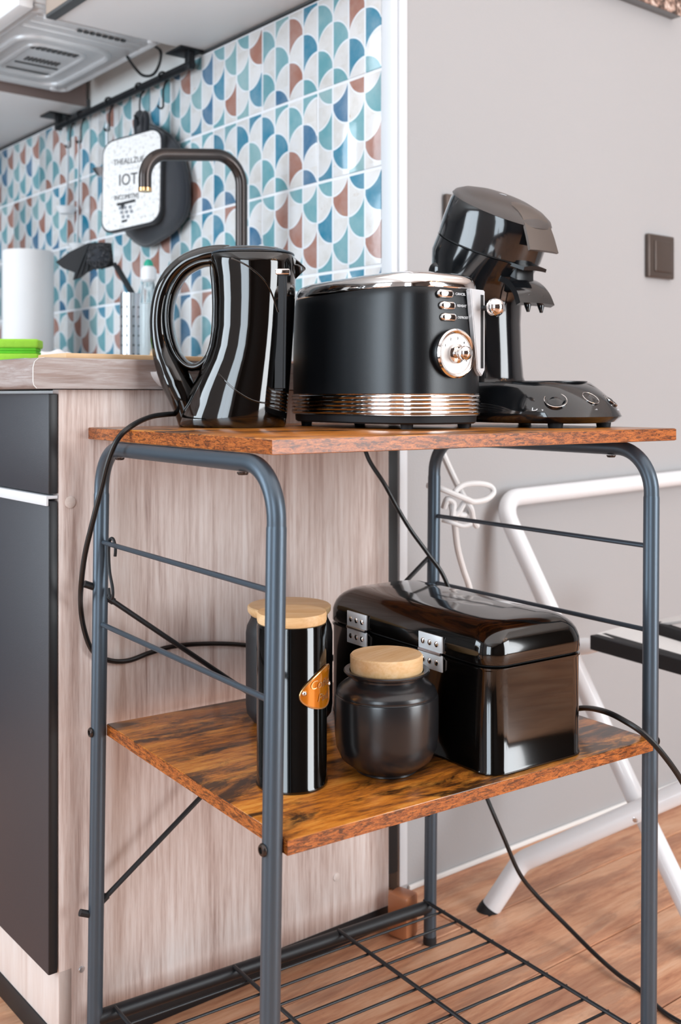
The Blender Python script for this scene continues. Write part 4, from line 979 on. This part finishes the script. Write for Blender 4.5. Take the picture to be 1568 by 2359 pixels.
# knotted white cord near the wall
cord('white_cord', [at(1000, 985, 1.72), at(1018, 1040, 1.72), at(1040, 1090, 1.71), at(1062, 1135, 1.70), at(1075, 1160, 1.69), at(1070, 1185, 1.675), at(1048, 1182, 1.67), at(1040, 1165, 1.68), at(1046, 1200, 1.69), at(1053, 1260, 1.71), at(1066, 1310, 1.73), at(1084, 1370, 1.75), at(1100, 1500, 1.78)], .0052, 'cordw', 'thick white cord hanging knotted in front of the grey wall')
kn = thing('cord_knot_loops', 'white cord loops tied in a knot beside the rear rack leg', 'cord bundle')
def kl(pts, r, nm='loop'): bm = B(); tube(bm, smooth_path(pts, 7), r, 10); obj(nm, bm, 'cordw', kn)
kl([at(984, 1118, 1.655), at(1010, 1124, 1.645), at(1045, 1138, 1.65), at(1075, 1150, 1.66), at(1092, 1156, 1.67), at(1120, 1150, 1.68), at(1136, 1135, 1.69), at(1128, 1120, 1.69), at(1100, 1114, 1.68), at(1066, 1118, 1.67), at(1046, 1134, 1.66)], .0046)
kl([at(1022, 1170, 1.66), at(1030, 1150, 1.655), at(1044, 1160, 1.66), at(1042, 1190, 1.66), at(1056, 1180, 1.665), at(1070, 1158, 1.67), at(1084, 1172, 1.67), at(1090, 1200, 1.68), at(1098, 1212, 1.69)], .0050, 'knot')
kl([at(1018, 1198, 1.665), at(1040, 1204, 1.66), at(1066, 1212, 1.665), at(1086, 1206, 1.67)], .0034, 'tie')

# ================================================================ STEP LADDER
ld = thing('step_stool', 'white tubular folding step stool leaning on the grey wall', 'step stool')
RL = .0158
wl = lambda x, y, q=-.022: (lambda P: Vector((P.x, P.y, H-(y-YH)*P.y/FPX)))(kit_p(q, x, 0)[0])
tA = wl(1147, 1150); tB = wl(1640, 1092)
legend = at(1640, 2200, 1.60)
bm = B(); bend_l = at(1225, 1395, 1.97); 
tube(bm, fillet([at(1648, 2226, 1.565), at(1455, 1822, 1.735), at(1150, 1150, tA.y), tB, tB+Vector((.10, -.14, -.65))], [.3, .045, .045], 10), RL, 20); obj('front_frame', bm, 'ladder', ld)
bm = B(); tube(bm, fillet([at(1122, 2103, 1.735), at(1200, 1985, 1.735), at(1575, 1822, 1.66), at(1720, 1760, 1.63)], [.045, .3], 10), RL*1.02, 20); obj('rear_frame', bm, 'ladder', ld)
Pf = at(1122, 2103, 1.735); Pd = (at(1200, 1985, 1.735)-Pf).normalized()
bm = B(); tube(bm, [Pf-Pd*.013, Pf+Pd*.004, Pf+Pd*.012], [.0170, .0180, .0172], 20); obj('rubber_foot', bm, 'rubber', ld)
bm = B(); lathe(bm, [(.007, 0), (.007, .002), (.004, .0045), (.0005, .005)], 18); o = obj('bolt', bm, 'silver', ld); pb = at(1455, 1873, 1.69); pb.y -= .0185; o.matrix_local = frame(pb, (1, 0, 0), (0, -1, 0))
# treads, seen edge on
def slab(name, corners, th, mat):
    bm = B(); a = ring(bm, corners); b = ring(bm, [Vector(c)-Z*th for c in corners]); bridge(bm, a, b); cap(bm, a); cap(bm, b, True)
    bmesh.ops.bevel(bm, geom=list(bm.edges), offset=.001, segments=1, affect='EDGES'); return obj(name, bm, mat, ld, smooth=False)
t1 = slab('tread', [at(1372, 1459, 1.80), at(1600, 1525, 1.66), at(1640, 1500, 1.76), at(1440, 1440, 1.92)], .006, 'tread')
slab('tread_grip', [at(1358, 1463, 1.79), at(1610, 1532, 1.645), at(1615, 1520, 1.66), at(1395, 1458, 1.81)], .024, 'rubber')
t2 = slab('tread', [at(1500, 1437, 1.90), at(1640, 1420, 1.80), at(1660, 1400, 1.92), at(1520, 1425, 2.0)], .006, 'tread')
slab('tread_grip', [at(1512, 1436, 1.885), at(1640, 1478, 1.76), at(1644, 1470, 1.775), at(1518, 1430, 1.90)], .024, 'rubber')
bm = B(); tube(bm, [at(1300, 1492, 1.90), at(1352, 1488, 1.87), at(1400, 1484, 1.86)], [.015, .0145, .008], 16); obj('tread_bracket', bm, 'ladder', ld)
